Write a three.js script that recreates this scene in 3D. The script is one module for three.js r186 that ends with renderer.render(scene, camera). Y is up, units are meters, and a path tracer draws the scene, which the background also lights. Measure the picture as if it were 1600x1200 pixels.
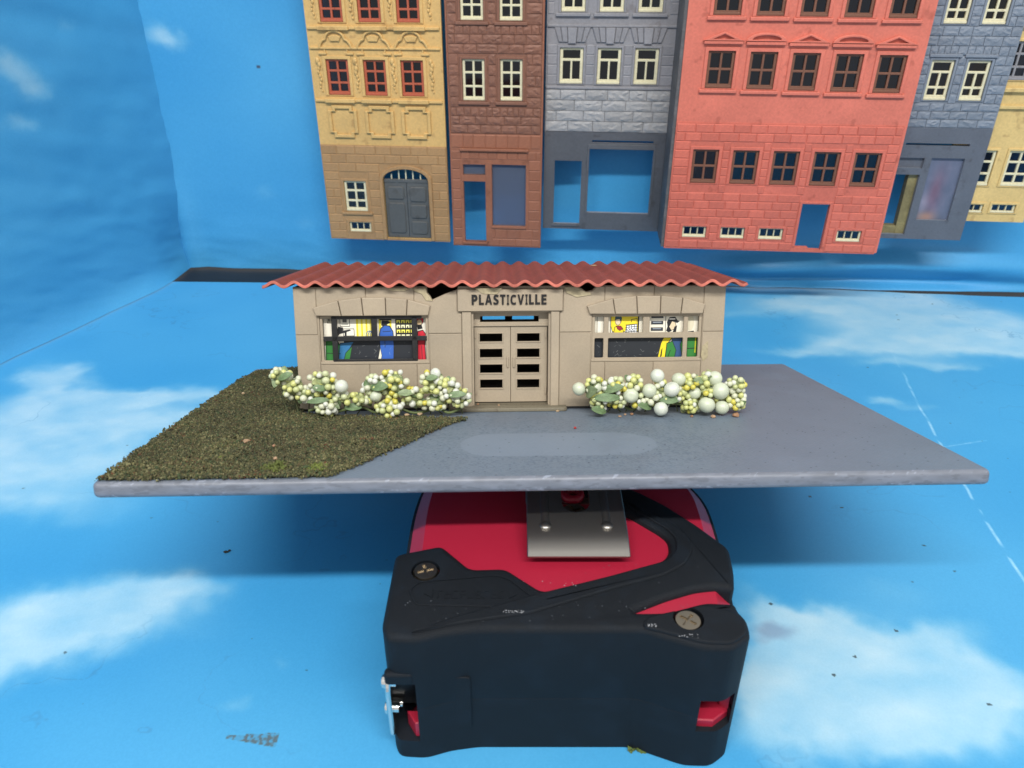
import * as THREE from 'three';
import { RoundedBoxGeometry } from 'three/addons/geometries/RoundedBoxGeometry.js';
import { mergeGeometries, toCreasedNormals } from 'three/addons/utils/BufferGeometryUtils.js';
import { FontLoader } from 'three/addons/loaders/FontLoader.js';
import { TextGeometry } from 'three/addons/geometries/TextGeometry.js';
import { RectAreaLightUniformsLib } from 'three/addons/lights/RectAreaLightUniformsLib.js';
import { Brush, Evaluator, SUBTRACTION } from 'three-bvh-csg';

// ---------------------------------------------------------------- camera, light, exposure
// Everything below is written in millimetres; one pass at the end turns it into metres.
const scene = new THREE.Scene();
const camera = new THREE.PerspectiveCamera(53.06, 4 / 3, 0.005, 20);
camera.position.set(0, 0.166, 0);
camera.rotation.order = 'YXZ';
camera.rotation.x = -29.7 * Math.PI / 180;
camera.focus = 0.24;
camera.userData.fStop = 30;
scene.background = new THREE.Color().setRGB(0.74, 0.75, 0.76);   // the dim room around the table
RectAreaLightUniformsLib.init();
const LAMP = { pos: [0, 1.06, 0.47], length: 1.2, width: 0.045, intensity: 114 };
const lampLight = new THREE.RectAreaLight(new THREE.Color().setRGB(1.0, 0.985, 0.95), LAMP.intensity, LAMP.length, LAMP.width);
lampLight.position.set(...LAMP.pos);
lampLight.lookAt(0, 0, -0.19);
lampLight.castShadow = true;
scene.add(lampLight);
const renderer = new THREE.WebGLRenderer({ antialias: true });
renderer.toneMapping = THREE.LinearToneMapping;
renderer.toneMappingExposure = 1.0;
renderer.shadowMap.enabled = true;

// ---------------------------------------------------------------- helpers
let seed = 1234567;
const rnd = () => { seed |= 0; seed = seed + 0x6D2B79F5 | 0; let t = Math.imul(seed ^ seed >>> 15, 1 | seed); t = t + Math.imul(t ^ t >>> 7, 61 | t) ^ t; return ((t ^ t >>> 14) >>> 0) / 4294967296; };
const rr = (a, b) => a + (b - a) * rnd();
const lerp = (a, b, t) => a + (b - a) * t;
const clamp = (v, a = 0, b = 1) => Math.min(b, Math.max(a, v));
const sstep = (a, b, v) => { const t = clamp((v - a) / (b - a)); return t * t * (3 - 2 * t); };
function hash(x, y, s) { let h = Math.imul(x, 374761393) + Math.imul(y, 668265263) + Math.imul(s, 1274126177); h = Math.imul(h ^ h >>> 13, 1274126177); return ((h ^ h >>> 16) >>> 0) / 4294967296; }
function vnoise(x, y, s = 0, per = 0) {
  const xi = Math.floor(x), yi = Math.floor(y), fx = x - xi, fy = y - yi;
  const u = fx * fx * (3 - 2 * fx), v = fy * fy * (3 - 2 * fy), w = (n) => per ? ((n % per) + per) % per : n;
  const a = hash(w(xi), w(yi), s), b = hash(w(xi + 1), w(yi), s), c = hash(w(xi), w(yi + 1), s), d = hash(w(xi + 1), w(yi + 1), s);
  return lerp(lerp(a, b, u), lerp(c, d, u), v);
}
function fbm(x, y, oct = 4, s = 0, per = 0) { let t = 0, a = 0.5, n = 0; for (let i = 0; i < oct; i++) { t += a * vnoise(x, y, s + i, per); n += a; a *= 0.5; x *= 2; y *= 2; per *= 2; } return t / n; }
function dataTex(w, h, fn, srgb = true, repeat = false) {
  const d = new Uint8Array(w * h * 4);
  for (let j = 0; j < h; j++) for (let i = 0; i < w; i++) { const c = fn(i, j), k = 4 * (j * w + i); d[k] = clamp(c[0], 0, 255); d[k + 1] = clamp(c[1], 0, 255); d[k + 2] = clamp(c[2], 0, 255); d[k + 3] = 255; }
  const t = new THREE.DataTexture(d, w, h, THREE.RGBAFormat);
  t.magFilter = THREE.LinearFilter; t.minFilter = THREE.LinearFilter;
  if (srgb) t.colorSpace = THREE.SRGBColorSpace;
  if (repeat) t.wrapS = t.wrapT = THREE.RepeatWrapping;
  t.needsUpdate = true; return t;
}
// tileable grain: uv is in millimetres, a tile is `mm` wide
function tiled(tex, mm) { const t = tex.clone(); t.repeat.set(1 / mm, 1 / mm); t.needsUpdate = true; return t; }
const grainTex = dataTex(256, 256, (i, j) => { const a = fbm(i / 8, j / 8, 3, 3, 32), b = fbm(i / 64, j / 64, 3, 9, 4), c = 205 + 46 * (a - 0.5) + 60 * (b - 0.5); return [c, c, c]; }, true, true);
const dirtTex = dataTex(512, 512, (i, j) => {   // moulded plastic: mottled, with small stains
  const b = fbm(i / 128, j / 128, 4, 21, 4), f = fbm(i / 6, j / 6, 2, 5, 86), st = .4 * sstep(0.66, 0.85, fbm(i / 32, j / 32, 4, 41, 16));
  const c = 226 + 26 * (b - 0.5) + 22 * (f - 0.5); return [c - st * 62, c - st * 74, c - st * 80];
}, true, true);
const stoneTex = dataTex(512, 512, (i, j) => { const f = fbm(i / 5, j / 5, 2, 35, 102), b = fbm(i / 128, j / 128, 3, 29, 4), sp = vnoise(i / 3, j / 3, 58, 170) > .992 ? 1 : 0, c = 238 + 14 * (f - .5) + 22 * (b - .5) - 70 * sp; return [c, c - 3 * b, c - 6 * b]; }, true, true);
const bumpTex = dataTex(256, 256, (i, j) => { const a = 255 * fbm(i / 5, j / 5, 3, 77, 52); return [a, a, a]; }, false, true);
const dustTex = dataTex(1024, 1024, (i, j) => {   // black rubber with dust specks
  const b = fbm(i / 128, j / 128, 4, 61, 8), f = fbm(i / 4, j / 4, 2, 15, 256), sp = vnoise(i / 6, j / 6, 88, 171) > 0.982 ? 1 : 0;
  const hz = sstep(0.5, 0.75, b), c = 86 + 20 * (f - 0.5) + hz * 22 + sp * (60 + 110 * hash(i >> 2, j >> 2, 5)); return [c, c, c];
}, true, true);
const rgb = (r, g, b) => new THREE.Color().setRGB(r / 255, g / 255, b / 255, THREE.SRGBColorSpace);
function mat(c, rough = 0.6, o = {}) { const { tex = grainTex, mm = 24, bump = 0.00006, bmm = 6, metal = 0, ...rest } = o;
  const m = new THREE.MeshPhysicalMaterial({ color: c, roughness: rough, metalness: metal, ...rest });
  if (tex) m.map = tiled(tex, mm);
  if (bump) { m.bumpMap = tiled(bumpTex, bmm); m.bumpScale = bump; }
  return m; }
const plain = (c, rough = 0.6, o = {}) => mat(c, rough, { tex: null, bump: 0, ...o });

function mmUV(g) {   // uv = millimetres along the two axes the face lies in
  g = g.index ? g.toNonIndexed() : g;
  const p = g.attributes.position, n = p.count, uv = new Float32Array(n * 2), a = new THREE.Vector3(), b = new THREE.Vector3(), c = new THREE.Vector3();
  for (let i = 0; i < n; i += 3) {
    a.fromBufferAttribute(p, i); b.fromBufferAttribute(p, i + 1).sub(a); c.fromBufferAttribute(p, i + 2).sub(a); b.cross(c);
    const ax = Math.abs(b.x), ay = Math.abs(b.y), az = Math.abs(b.z);
    for (let k = 0; k < 3; k++) { const x = p.getX(i + k), y = p.getY(i + k), z = p.getZ(i + k);
      const [u, v] = ay >= ax && ay >= az ? [x, -z] : ax >= az ? [z, y] : [x, y]; uv[2 * (i + k)] = u; uv[2 * (i + k) + 1] = v; }
  }
  g.setAttribute('uv', new THREE.BufferAttribute(uv, 2)); return g;
}
function merge(list) { const l = (Array.isArray(list) ? list : [list]).map((g) => { const q = g.index ? g.toNonIndexed() : g; for (const k of Object.keys(q.attributes)) if (!['position', 'normal', 'uv'].includes(k)) q.deleteAttribute(k); if (!q.attributes.uv) mmUV(q); return q; });
  return l.length > 1 ? mergeGeometries(l) : l[0]; }
function obj(name, list, m, parent = scene, keepUV = false) { let g = merge(list); if (!keepUV) g = mmUV(g); const o = new THREE.Mesh(g, m); o.name = name; o.castShadow = o.receiveShadow = true; parent.add(o); return o; }
const taken = {};
const numbered = (n) => { const k = taken[n] ?? 0; taken[n] = k + 1; return k ? `${n}_${String(k).padStart(3, '0')}` : n; };
function tag(o, label, category, group, kind) { if (label) o.userData.label = label; if (category) o.userData.category = category; if (group) o.userData.group = group; if (kind) o.userData.kind = kind; return o; }
function thing(name, label, category, group) { const o = new THREE.Group(); o.name = numbered(name); scene.add(o); return tag(o, label, category, group); }
const box = (x0, x1, y0, y1, z0, z1) => new THREE.BoxGeometry(x1 - x0, y1 - y0, z1 - z0).translate((x0 + x1) / 2, (y0 + y1) / 2, (z0 + z1) / 2);
const rbox = (x0, x1, y0, y1, z0, z1, r = 0.2, s = 1) => new RoundedBoxGeometry(x1 - x0, y1 - y0, z1 - z0, s, r).translate((x0 + x1) / 2, (y0 + y1) / 2, (z0 + z1) / 2);
const V2 = (p) => new THREE.Vector2(p[0], p[1]);
function shapeOf(pts, holes = []) { const s = new THREE.Shape(pts.map(V2)); for (const h of holes) s.holes.push(new THREE.Path(h.map(V2))); return s; }
const rect = (x0, x1, y0, y1) => [[x0, y0], [x1, y0], [x1, y1], [x0, y1]];
function roundPts(pts, r, n = 4) {   // rounds the corners of a polygon
  const out = [], N = pts.length;
  for (let i = 0; i < N; i++) { const p = pts[i], a = pts[(i + N - 1) % N], b = pts[(i + 1) % N];
    const la = Math.hypot(a[0] - p[0], a[1] - p[1]), lb = Math.hypot(b[0] - p[0], b[1] - p[1]), q = Math.min(r, la * 0.45, lb * 0.45);
    const s = [p[0] + (a[0] - p[0]) * q / la, p[1] + (a[1] - p[1]) * q / la], e = [p[0] + (b[0] - p[0]) * q / lb, p[1] + (b[1] - p[1]) * q / lb];
    for (let k = 0; k <= n; k++) { const t = k / n, w = 1 - t; out.push([w * w * s[0] + 2 * w * t * p[0] + t * t * e[0], w * w * s[1] + 2 * w * t * p[1] + t * t * e[1]]); } }
  return out;
}
// a plate in the xy plane from z0 to z1, its edges bevelled inward by b
function slab(pts, z0, z1, b = 0, holes = [], seg = 1) {
  const g = new THREE.ExtrudeGeometry(shapeOf(pts, holes), { depth: z1 - z0 - 2 * b, bevelEnabled: b > 0, bevelThickness: b, bevelSize: b, bevelOffset: -b, bevelSegments: seg, curveSegments: 6 });
  return g.translate(0, 0, z0 + b);
}
// a plate lying flat: points are [x, z] seen from above, from height y0 to y1
function plan(pts, y0, y1, b = 0, holes = [], seg = 1) { const f = (l) => l.map(([x, z]) => [x, -z]); return slab(f(pts), y0, y1, b, holes.map(f), seg).rotateX(-Math.PI / 2); }
const crease = (g, a = 0.7) => toCreasedNormals(g, a);
const tube = (pts, r, seg = 12, rad = 6) => new THREE.TubeGeometry(new THREE.CatmullRomCurve3(pts.map((p) => new THREE.Vector3(...p))), seg, r, rad, false);
const csg = new Evaluator(); csg.useGroups = false;
function cut(g, ...tools) { const prep = (q) => { q = q.index ? q : q; if (!q.attributes.uv) mmUV(q); for (const k of Object.keys(q.attributes)) if (!['position', 'normal', 'uv'].includes(k)) q.deleteAttribute(k); q.clearGroups(); return q; };
  let a = new Brush(prep(g)); a.updateMatrixWorld();
  for (const t of tools) { const b = new Brush(prep(t)); b.updateMatrixWorld(); a = csg.evaluate(a, b, SUBTRACTION); a.updateMatrixWorld(); }
  const r = a.geometry; r.clearGroups(); return r; }

// ---------------------------------------------------------------- the setting: table, floor sheet, two backdrop sheets
tag(obj('table', box(-420, 460, -18, -0.6, -520, 180), mat(rgb(22, 26, 34), 0.6, { mm: 60 })), 'dark table top under the blue sheets', null, null, 'structure');
function skyPrint(x, y, blobs, s, k = 1) {   // printed sky: blue ink with cloud shapes; x, y in mm
  const wx = x + 19 * k * (fbm(x / 22, y / 22, 4, s) - 0.5) + 5 * (fbm(x / 5, y / 5, 3, s + 3) - 0.5), wy = y + 15 * k * (fbm(x / 22, y / 22, 4, s + 50) - 0.5) + 4 * (fbm(x / 5, y / 5, 3, s + 53) - 0.5);
  let m = 0; for (const [bx, by, rx, ry, st] of blobs) { const dx = (wx - bx) / rx, dy = (wy - by) / ry, q = dx * dx + dy * dy; if (q < 6) m += st * Math.exp(-1.15 * q); }
  m = sstep(0.08, 0.92, m); m *= 0.48 + 0.5 * fbm(x / 14, y / 9, 4, s + 9);
  const t = fbm(x / 70, y / 55, 3, s + 20) - 0.5, f = (hash(Math.floor(x * 3.1), Math.floor(y * 3.1), s) - 0.5) * 5;
  const r = 64 + 26 * t, g = 148 + 20 * t, b = 197 + 12 * t;
  return [lerp(r, 176, m) + f, lerp(g, 202, m) + f, lerp(b, 214, m) + f];
}
const FX0 = -320, FX1 = 340, FZ0 = -420, FZ1 = 70;   // the printed floor sheet
const floorClouds = [
  [-210, -225, 40, 20, .55], [-165, -240, 40, 18, .45], [-120, -262, 26, 14, .3], [-150, -206, 34, 12, .4], [-120, -158, 34, 12, .4], [-140, -140, 24, 9, .5], [-100, -150, 20, 7, .25], [100, -118, 26, 9, .5], [126, -128, 16, 10, .5], [70, -140, 14, 12, .5], [88, -158, 16, 6, .4], [118, -150, 16, 8, .5], [180, -345, 60, 18, .4], [250, -330, 40, 16, .4],
  [-203, -299, 15, 11, .9], [-192, -284, 16, 10, .7], [-195, -268, 22, 13, .9], [-174, -278, 20, 11, .8], [-152, -280, 22, 10, .75], [-126, -284, 20, 9, .6], [-196, -248, 22, 14, .8], [-170, -254, 24, 13, .7], [-142, -260, 22, 12, .5], [-190, -228, 20, 12, .85], [-158, -230, 24, 12, .55], [-130, -222, 20, 10, .35], [-235, -250, 28, 26, .7], [-170, -212, 22, 8, .35],
  [-142, -146, 16, 8, .95], [-124, -153, 16, 7, .8], [-110, -161, 16, 8, .55], [-94, -166, 16, 7, .4], [-138, -160, 17, 8, .5], [-110, -170, 24, 6, .35], [-65, -141, 4, 2.5, .3], [-74, -128, 5, 4, .35], [-150, -110, 20, 9, .3],
  [134, -322, 20, 6, .5], [162, -329, 24, 10, .6], [190, -326, 26, 13, .65], [224, -350, 32, 22, .9], [192, -364, 34, 20, .9], [250, -345, 34, 22, .7], [150, -374, 40, 12, .7], [200, -384, 50, 14, .7], [175, -311, 22, 5.5, .5], [200, -306, 18, 5, .5], [159, -277, 9, 6, .55], [168, -270, 9, 3.5, .3], [118, -362, 18, 6, .3], [235, -322, 30, 8, .4],
  [68, -163, 8, 9, .8], [72, -150, 13, 10, .8], [86, -149, 15, 10, .9], [95, -140, 18, 11, .85], [110, -143, 15, 11, .85], [113, -131, 15, 10, .7], [80, -132, 17, 11, .75], [95, -124, 18, 10, .7], [66, -127, 11, 8, .6], [124, -136, 12, 9, .55], [62, -117, 14, 7, .4], [116, -166, 18, 6, .25]];
const specks = []; for (let i = 0; i < 70; i++) specks.push([rr(-220, 280), rr(-400, -110), rr(0.12, 0.42), rr(0.25, 0.8)]);
for (const [x, z] of [[161, -306], [197, -357], [224, -377], [103, -212], [112, -206], [107, -152], [75, -162], [199, -363], [-65, -107], [84, -137], [120, -128], [92, -143], [131, -187]]) specks.push([x, z, 0.4, .9]);
const seg2 = (x, y, a, b) => { const dx = b[0] - a[0], dy = b[1] - a[1], t = clamp(((x - a[0]) * dx + (y - a[1]) * dy) / (dx * dx + dy * dy)); return Math.hypot(x - a[0] - t * dx, y - a[1] - t * dy); };
const scratch = [[[181, -335], [176, -309]], [[176, -309], [164, -244]], [[164, -244], [160, -218]], [[160, -218], [154, -172]], [[154, -172], [149, -140]]];
const fW = 2048, fH = Math.round(2048 * (FZ1 - FZ0) / (FX1 - FX0)), pm = fW / (FX1 - FX0);
const floorTex = (() => {
  const t = dataTex(fW, fH, (i, j) => {
    const x = FX0 + (i + .5) / pm, z = FZ1 - (j + .5) / pm;
    const c = skyPrint(x, z, floorClouds, 7); let [r, g, b] = c;
    if (x > 140 && x < 185) { let dm = 9; for (const [p, q] of scratch) dm = Math.min(dm, seg2(x + 1.2 * (fbm(z / 9, 3, 2, 31) - .5), z, p, q)); const w = .62 * (0.4 + 0.6 * fbm(x, z, 2, 8)) * sstep(0.75, 0.2, dm) * sstep(-335, -262, z) * sstep(0.25, 0.5, fbm(x / 3, z / 8, 3, 14)); r = lerp(r, 215, w); g = lerp(g, 232, w); b = lerp(b, 242, w); }
    { const w = 0.5 * sstep(0.45, 0.15, Math.min(seg2(x, z, [146, -238], [183, -247]), seg2(x, z, [139, -232], [160, -240]))) * fbm(x / 2, z / 2, 2, 6); r = lerp(r, 190, w); g = lerp(g, 220, w); b = lerp(b, 240, w); }
    const cr = Math.abs(fbm(x / 30, z / 22, 5, 91) - 0.5), cm = sstep(0.008, 0.0015, cr) * sstep(0.48, 0.7, fbm(x / 45, z / 45, 3, 19)) * 0.3;   // hair creases and water marks in the paper
    r = lerp(r, 60, cm); g = lerp(g, 110, cm); b = lerp(b, 150, cm);
    const sd = Math.hypot((x - 72) / 9, (z + 152) / 5), sm = 0.42 * sstep(1, 0.15, sd + 0.7 * (fbm(x / 4, z / 4, 3, 71) - .5)); r = lerp(r, 96, sm); g = lerp(g, 110, sm); b = lerp(b, 140, sm);
    { const u = (x + 69) / 12.5, v = (z + 119) - 0.8 * u, hgt = lerp(0.35, 2.0, clamp(u)); if (u > 0 && u < 1 && Math.abs(v) < hgt) { const w = 0.75 * sstep(0.42, 0.62, fbm(x * 1.4, z * 1.4, 3, 66)) + .16; r = lerp(r, 82, w); g = lerp(g, 92, w); b = lerp(b, 96, w); } }
    return [r, g, b];
  });
  const d = t.image.data;
  for (const [x, z, rad, a] of specks) { const ci = (x - FX0) * pm, cj = (FZ1 - z) * pm, R = rad * pm; for (let j = Math.floor(cj - R); j <= cj + R; j++) for (let i = Math.floor(ci - 1.5 * R); i <= ci + 1.5 * R; i++) { if (i < 0 || j < 0 || i >= fW || j >= fH) continue; const q = Math.hypot((i - ci) / 1.3, j - cj) / R + .5 * (hash(i, j, 3) - .5); if (q < 1) { const k = 4 * (j * fW + i), w = a * .85; d[k] = lerp(d[k], 40, w); d[k + 1] = lerp(d[k + 1], 52, w); d[k + 2] = lerp(d[k + 2], 55, w); } } }
  return t;
})();
function sheet(name, label, pts, thick, m) { return tag(obj(name, pts, m, scene, true), label, null, null, 'structure'); }
const paperBump = dataTex(512, 512, (i, j) => { const a = 255 * (0.93 * fbm(i / 128, j / 128, 2, 12, 4) + 0.07 * fbm(i / 4, j / 4, 2, 13, 128)); return [a, a, a]; }, false, true);
const paper = (map, s = 1) => new THREE.MeshPhysicalMaterial({ map, roughness: 0.46, bumpMap: (() => { const t = paperBump.clone(); t.repeat.set(6 * s, 4 * s); t.needsUpdate = true; return t; })(), bumpScale: 0.00022 });
{ // floor sheet: a real sheet with a slightly uneven surface whose back edge stops short of the wall
  const nx = 110, nz = 80, zb = (x) => x < 139 ? lerp(-408.5, -399.5, clamp((x + 196) / 335, -0.4, 1)) : lerp(-399.5, -386, (x - 139) / 139);
  const pos = [], uv = [], idx = [];
  for (let j = 0; j <= nz; j++) for (let i = 0; i <= nx; i++) {
    const x = lerp(FX0, FX1, i / nx), z = lerp(zb(x), FZ1, Math.pow(j / nz, 0.85));
    const near = sstep(60, 0, z - zb(x)), y = 0.5 * near * (fbm(x / 40, z / 30, 3, 4) - 0.4) * 3 * sstep(-110, 60, x);
    pos.push(x, Math.max(-0.25, y), z); uv.push((x - FX0) / (FX1 - FX0), (FZ1 - z) / (FZ1 - FZ0));
  }
  for (let j = 0; j < nz; j++) for (let i = 0; i < nx; i++) { const a = j * (nx + 1) + i, b = a + 1, c = a + nx + 1, e = c + 1; idx.push(a, c, b, b, c, e); }
  const top = new THREE.BufferGeometry(); top.setAttribute('position', new THREE.Float32BufferAttribute(pos, 3)); top.setAttribute('uv', new THREE.Float32BufferAttribute(uv, 2)); top.setIndex(idx); top.computeVertexNormals();
  sheet('floor', 'blue paper floor sheet printed with white clouds', top, 0, paper(floorTex));
}
function wallSheet(name, label, W, Hh, at, blobs, s, rep) {   // at(u, v) -> [x, y, z]
  const w = 1024, h = Math.round(1024 * Hh / W), t = dataTex(w, h, (i, j) => { const u = (i + .5) / w * W, v = (j + .5) / h * Hh; const c = skyPrint(u, v, blobs, s, 0.8);
    const d = Math.hypot(u - 63, v - 111); if (name === 'back_wall' && d < 0.9) return [60, 70, 90];
    return c; });
  const nx = 140, ny = 90, pos = [], uv = [], idx = [];
  for (let j = 0; j <= ny; j++) for (let i = 0; i <= nx; i++) { const u = W * i / nx, v = Hh * Math.pow(j / ny, 1.7); pos.push(...at(u, v)); uv.push(i / nx, v / Hh); }
  for (let j = 0; j < ny; j++) for (let i = 0; i < nx; i++) { const a = j * (nx + 1) + i, b = a + 1, c = a + nx + 1, e = c + 1; idx.push(a, b, c, b, e, c); }
  const g = new THREE.BufferGeometry(); g.setAttribute('position', new THREE.Float32BufferAttribute(pos, 3)); g.setAttribute('uv', new THREE.Float32BufferAttribute(uv, 2)); g.setIndex(idx); g.computeVertexNormals();
  sheet(name, label, g, 0, paper(t, rep));
}
// the wall behind: from the corner at the left to far right, its lower edge curling forward on the right
const wallZ = (x) => x < 139 ? -431.5 + 0.0886 * (x + 194) : -402 + 0.075 * (x - 139);
wallSheet('back_wall', 'blue backdrop sheet with faint clouds behind the facades', 650, 260, (u, v) => {
  const x = -194 + u, curl = sstep(70, 150, x) * sstep(330, 200, x);
  const z = wallZ(x) + 0.8 * (fbm(u / 30, v / 12, 3, 33) - 0.5) * sstep(60, 0, v) * 3
    + curl * (7.5 * Math.exp(-Math.pow((v - 13 - 3 * Math.sin((x - 150) / 40)) / 6, 2)) - 1.5 * Math.exp(-Math.pow((v - 5) / 2.6, 2)) + 4.5 * Math.exp(-Math.pow(v / 3, 2)))
    + 5 * sstep(16, 0, u) * sstep(60, 20, v) * Math.exp(-Math.pow((u - 7) / 4, 2));
  return [x, v + lerp(0.6, 0.3, clamp(u / 300)) + curl * 1.0 * Math.exp(-v / 4) + (x > 200 ? .5 * sstep(200, 300, x) * Math.exp(-v / 8) : 0), z];
}, [[10, 126, 10, 7, .6], [18, 121, 9, 6, .5], [56, 46, 12, 6, .28], [76, 30, 12, 6, .28], [95, 44, 8, 4, .15], [420, 90, 30, 14, .3], [330, 18, 40, 8, .22]], 17, 1);
wallSheet('side_wall', 'blue backdrop sheet with faint clouds on the left', 330, 260, (u, v) => {
  const t = u - 200, dx = 0.393, dz = -0.919;   // along the wall, towards the corner
  const flare = 7 * Math.exp(-v / 5) * sstep(330, 290, u) + 2.2 * (fbm(u / 26, v / 9 + u / 40, 3, 44) - 0.5) - 4 * sstep(300, 330, u) * Math.exp(-Math.pow((v - 18) / 20, 2));
  return [-236.1 + dx * t + 0.919 * flare - 2, v + 0.4, -313.7 + dz * t + 0.393 * flare];
}, [[248, 122, 12, 8, .7], [258, 112, 12, 8, .6], [246, 95, 12, 5, .45], [286, 133, 5, 5, .3], [180, 150, 30, 14, .5]], 27, 1);

// ---------------------------------------------------------------- the lamp over the table (out of the picture)
{
  const t = thing('ceiling_lamp', 'long white tube lamp hanging above the table', 'lamp');
  t.position.set(LAMP.pos[0] * 1000, LAMP.pos[1] * 1000, LAMP.pos[2] * 1000); t.lookAt(0, 0, -190);
  const em = new THREE.MeshStandardMaterial({ color: 0xffffff, emissive: new THREE.Color().setRGB(1, 0.985, 0.95), emissiveIntensity: 8, roughness: 0.4 });
  const L = LAMP.length * 1000, W = LAMP.width * 1000;
  obj('lamp_housing', rbox(-L / 2 - 20, L / 2 + 20, -W, W, -70, -32, 6, 2), plain(rgb(225, 225, 220), 0.4), t);
  obj('lamp_tube', new THREE.CylinderGeometry(13, 13, L, 20).rotateZ(Math.PI / 2).translate(0, 0, -17), em, t);
  for (const s of [-1, 1]) obj('suspension_cord', new THREE.CylinderGeometry(2, 2, 400, 8).translate(s * 450, 230, -52), plain(rgb(40, 40, 40)), t);
}

// ---------------------------------------------------------------- plastic house fronts hung in front of the back wall
const C = {
  yellow: [228, 186, 116], tan: [180, 140, 94], brown: [142, 96, 76], brownlow: [160, 102, 76], grey: [150, 149, 154], rough: [166, 165, 166], shop: [94, 97, 104], red: [227, 123, 103], brick: [217, 113, 94],
  slate: [132, 142, 156], slatelow: [100, 106, 118], cream: [236, 228, 192], orange: [192, 96, 66], umber: [128, 84, 64], lemon: [232, 200, 132], door: [92, 93, 92] };
const M = {}; for (const k in C) M[k] = mat(rgb(...C[k].map((v) => v * 1.0)), 0.55, { tex: dirtTex, mm: 60 });
const variants = {}; for (const k of ['tan', 'brown', 'brownlow', 'grey', 'rough', 'brick', 'slate']) variants[k] = [0.93, 1, 1.07].map((q) => { const m = M[k].clone(); m.color.multiplyScalar(q); return m; });
const glass = new THREE.MeshPhysicalMaterial({ color: rgb(146, 148, 158), roughness: 0.06, transmission: 1, thickness: 0, ior: 1.45 });
const frosted = new THREE.MeshPhysicalMaterial({ color: rgb(192, 200, 214), roughness: 0.4, transmission: 0.9, thickness: 0, ior: 1.45 });
function brickGeo(w, h, d, ins = 0.28) {   // one brick: sloped joints, flat face
  const x = w / 2, y = h / 2, i = Math.min(ins, w * .2, h * .2), k = () => d * (0.9 + 0.2 * rnd());
  const B = [[-x, -y, 0], [x, -y, 0], [x, y, 0], [-x, y, 0]], T = [[-x + i, -y + i, k()], [x - i, -y + i, k()], [x - i, y - i, k()], [-x + i, y - i, k()]];
  const p = []; const q = (a, b, c, e) => p.push(...a, ...b, ...c, ...a, ...c, ...e);
  q(T[0], T[1], T[2], T[3]); for (let s = 0; s < 4; s++) q(B[s], B[(s + 1) % 4], T[(s + 1) % 4], T[s]);
  const g = new THREE.BufferGeometry(); g.setAttribute('position', new THREE.Float32BufferAttribute(p, 3)); g.computeVertexNormals(); return g;
}
function stoneGeo(w, h, d) {   // one rough-hewn stone: a blocky face with chiselled hollows
  const nx = Math.max(3, Math.min(6, Math.round(w / 1.5))), ny = 4, P = [];
  for (let j = 0; j <= ny; j++) { P.push([]); for (let i = 0; i <= nx; i++) { const ex = i === 0 || i === nx, ey = j === 0 || j === ny, e = ex || ey; const fx = ex ? 0 : rr(-.25, .25) / nx, fy = ey ? 0 : rr(-.25, .25) / ny; P[j].push([w * (i / nx - .5 + fx), h * (j / ny - .5 + fy), e ? d * rr(.55, .75) : d * rr(.75, 1.4)]); } }
  const p = []; const q = (a, b, c, e) => rnd() < .5 ? p.push(...a, ...b, ...c, ...a, ...c, ...e) : p.push(...a, ...b, ...e, ...b, ...c, ...e);
  for (let j = 0; j < ny; j++) for (let i = 0; i < nx; i++) q(P[j][i], P[j][i + 1], P[j + 1][i + 1], P[j + 1][i]);
  const z = (a) => [a[0] * 1.01, a[1] * 1.02, 0], side = (a, b) => p.push(...z(a), ...z(b), ...b, ...z(a), ...b, ...a);
  side([-w / 2, -h / 2, d * .6], [w / 2, -h / 2, d * .6]); side([w / 2, h / 2, d * .6], [-w / 2, h / 2, d * .6]); side([-w / 2, h / 2, d * .6], [-w / 2, -h / 2, d * .6]); side([w / 2, -h / 2, d * .6], [w / 2, h / 2, d * .6]);
  const g = new THREE.BufferGeometry(); g.setAttribute('position', new THREE.Float32BufferAttribute(p, 3)); g.computeVertexNormals(); return g;
}
function masonry(par, name, mats, u0, u1, rows, lmin, lmax, open, { gap = 0.22, depth = 0.35, geo = brickGeo, lens = null } = {}) {
  rows.forEach(([v0, v1, l0, l1], ri) => {
    let segs = [[u0, u1]];
    for (const [a, b, c, e] of open) if (c < v1 - 0.3 && e > v0 + 0.3) segs = segs.flatMap(([s, t]) => b <= s || a >= t ? [[s, t]] : [[s, a], [b, t]].filter(([x, y]) => y - x > 0.7));
    for (const [s, t] of segs) {
      let x = s, first = true;
      while (x < t - 0.4) { let L = rr(l0 ?? lmin, l1 ?? lmax); if (first && ri % 2 && !l0) L *= 0.55; first = false; if (t - x - L < (l0 ?? lmin) * 0.45) L = t - x; L = Math.min(L, t - x);
        const w = L - gap, h = v1 - v0 - gap; const o = obj(name, geo(w, h, depth), mats[Math.floor(rnd() * mats.length)], par); o.position.set(x + L / 2, (v0 + v1) / 2, 0); x += L; }
    }
  });
}
const range = (a, b, n) => Array.from({ length: n }, (_, i) => [lerp(a, b, i / n), lerp(a, b, (i + 1) / n)]);
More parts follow.
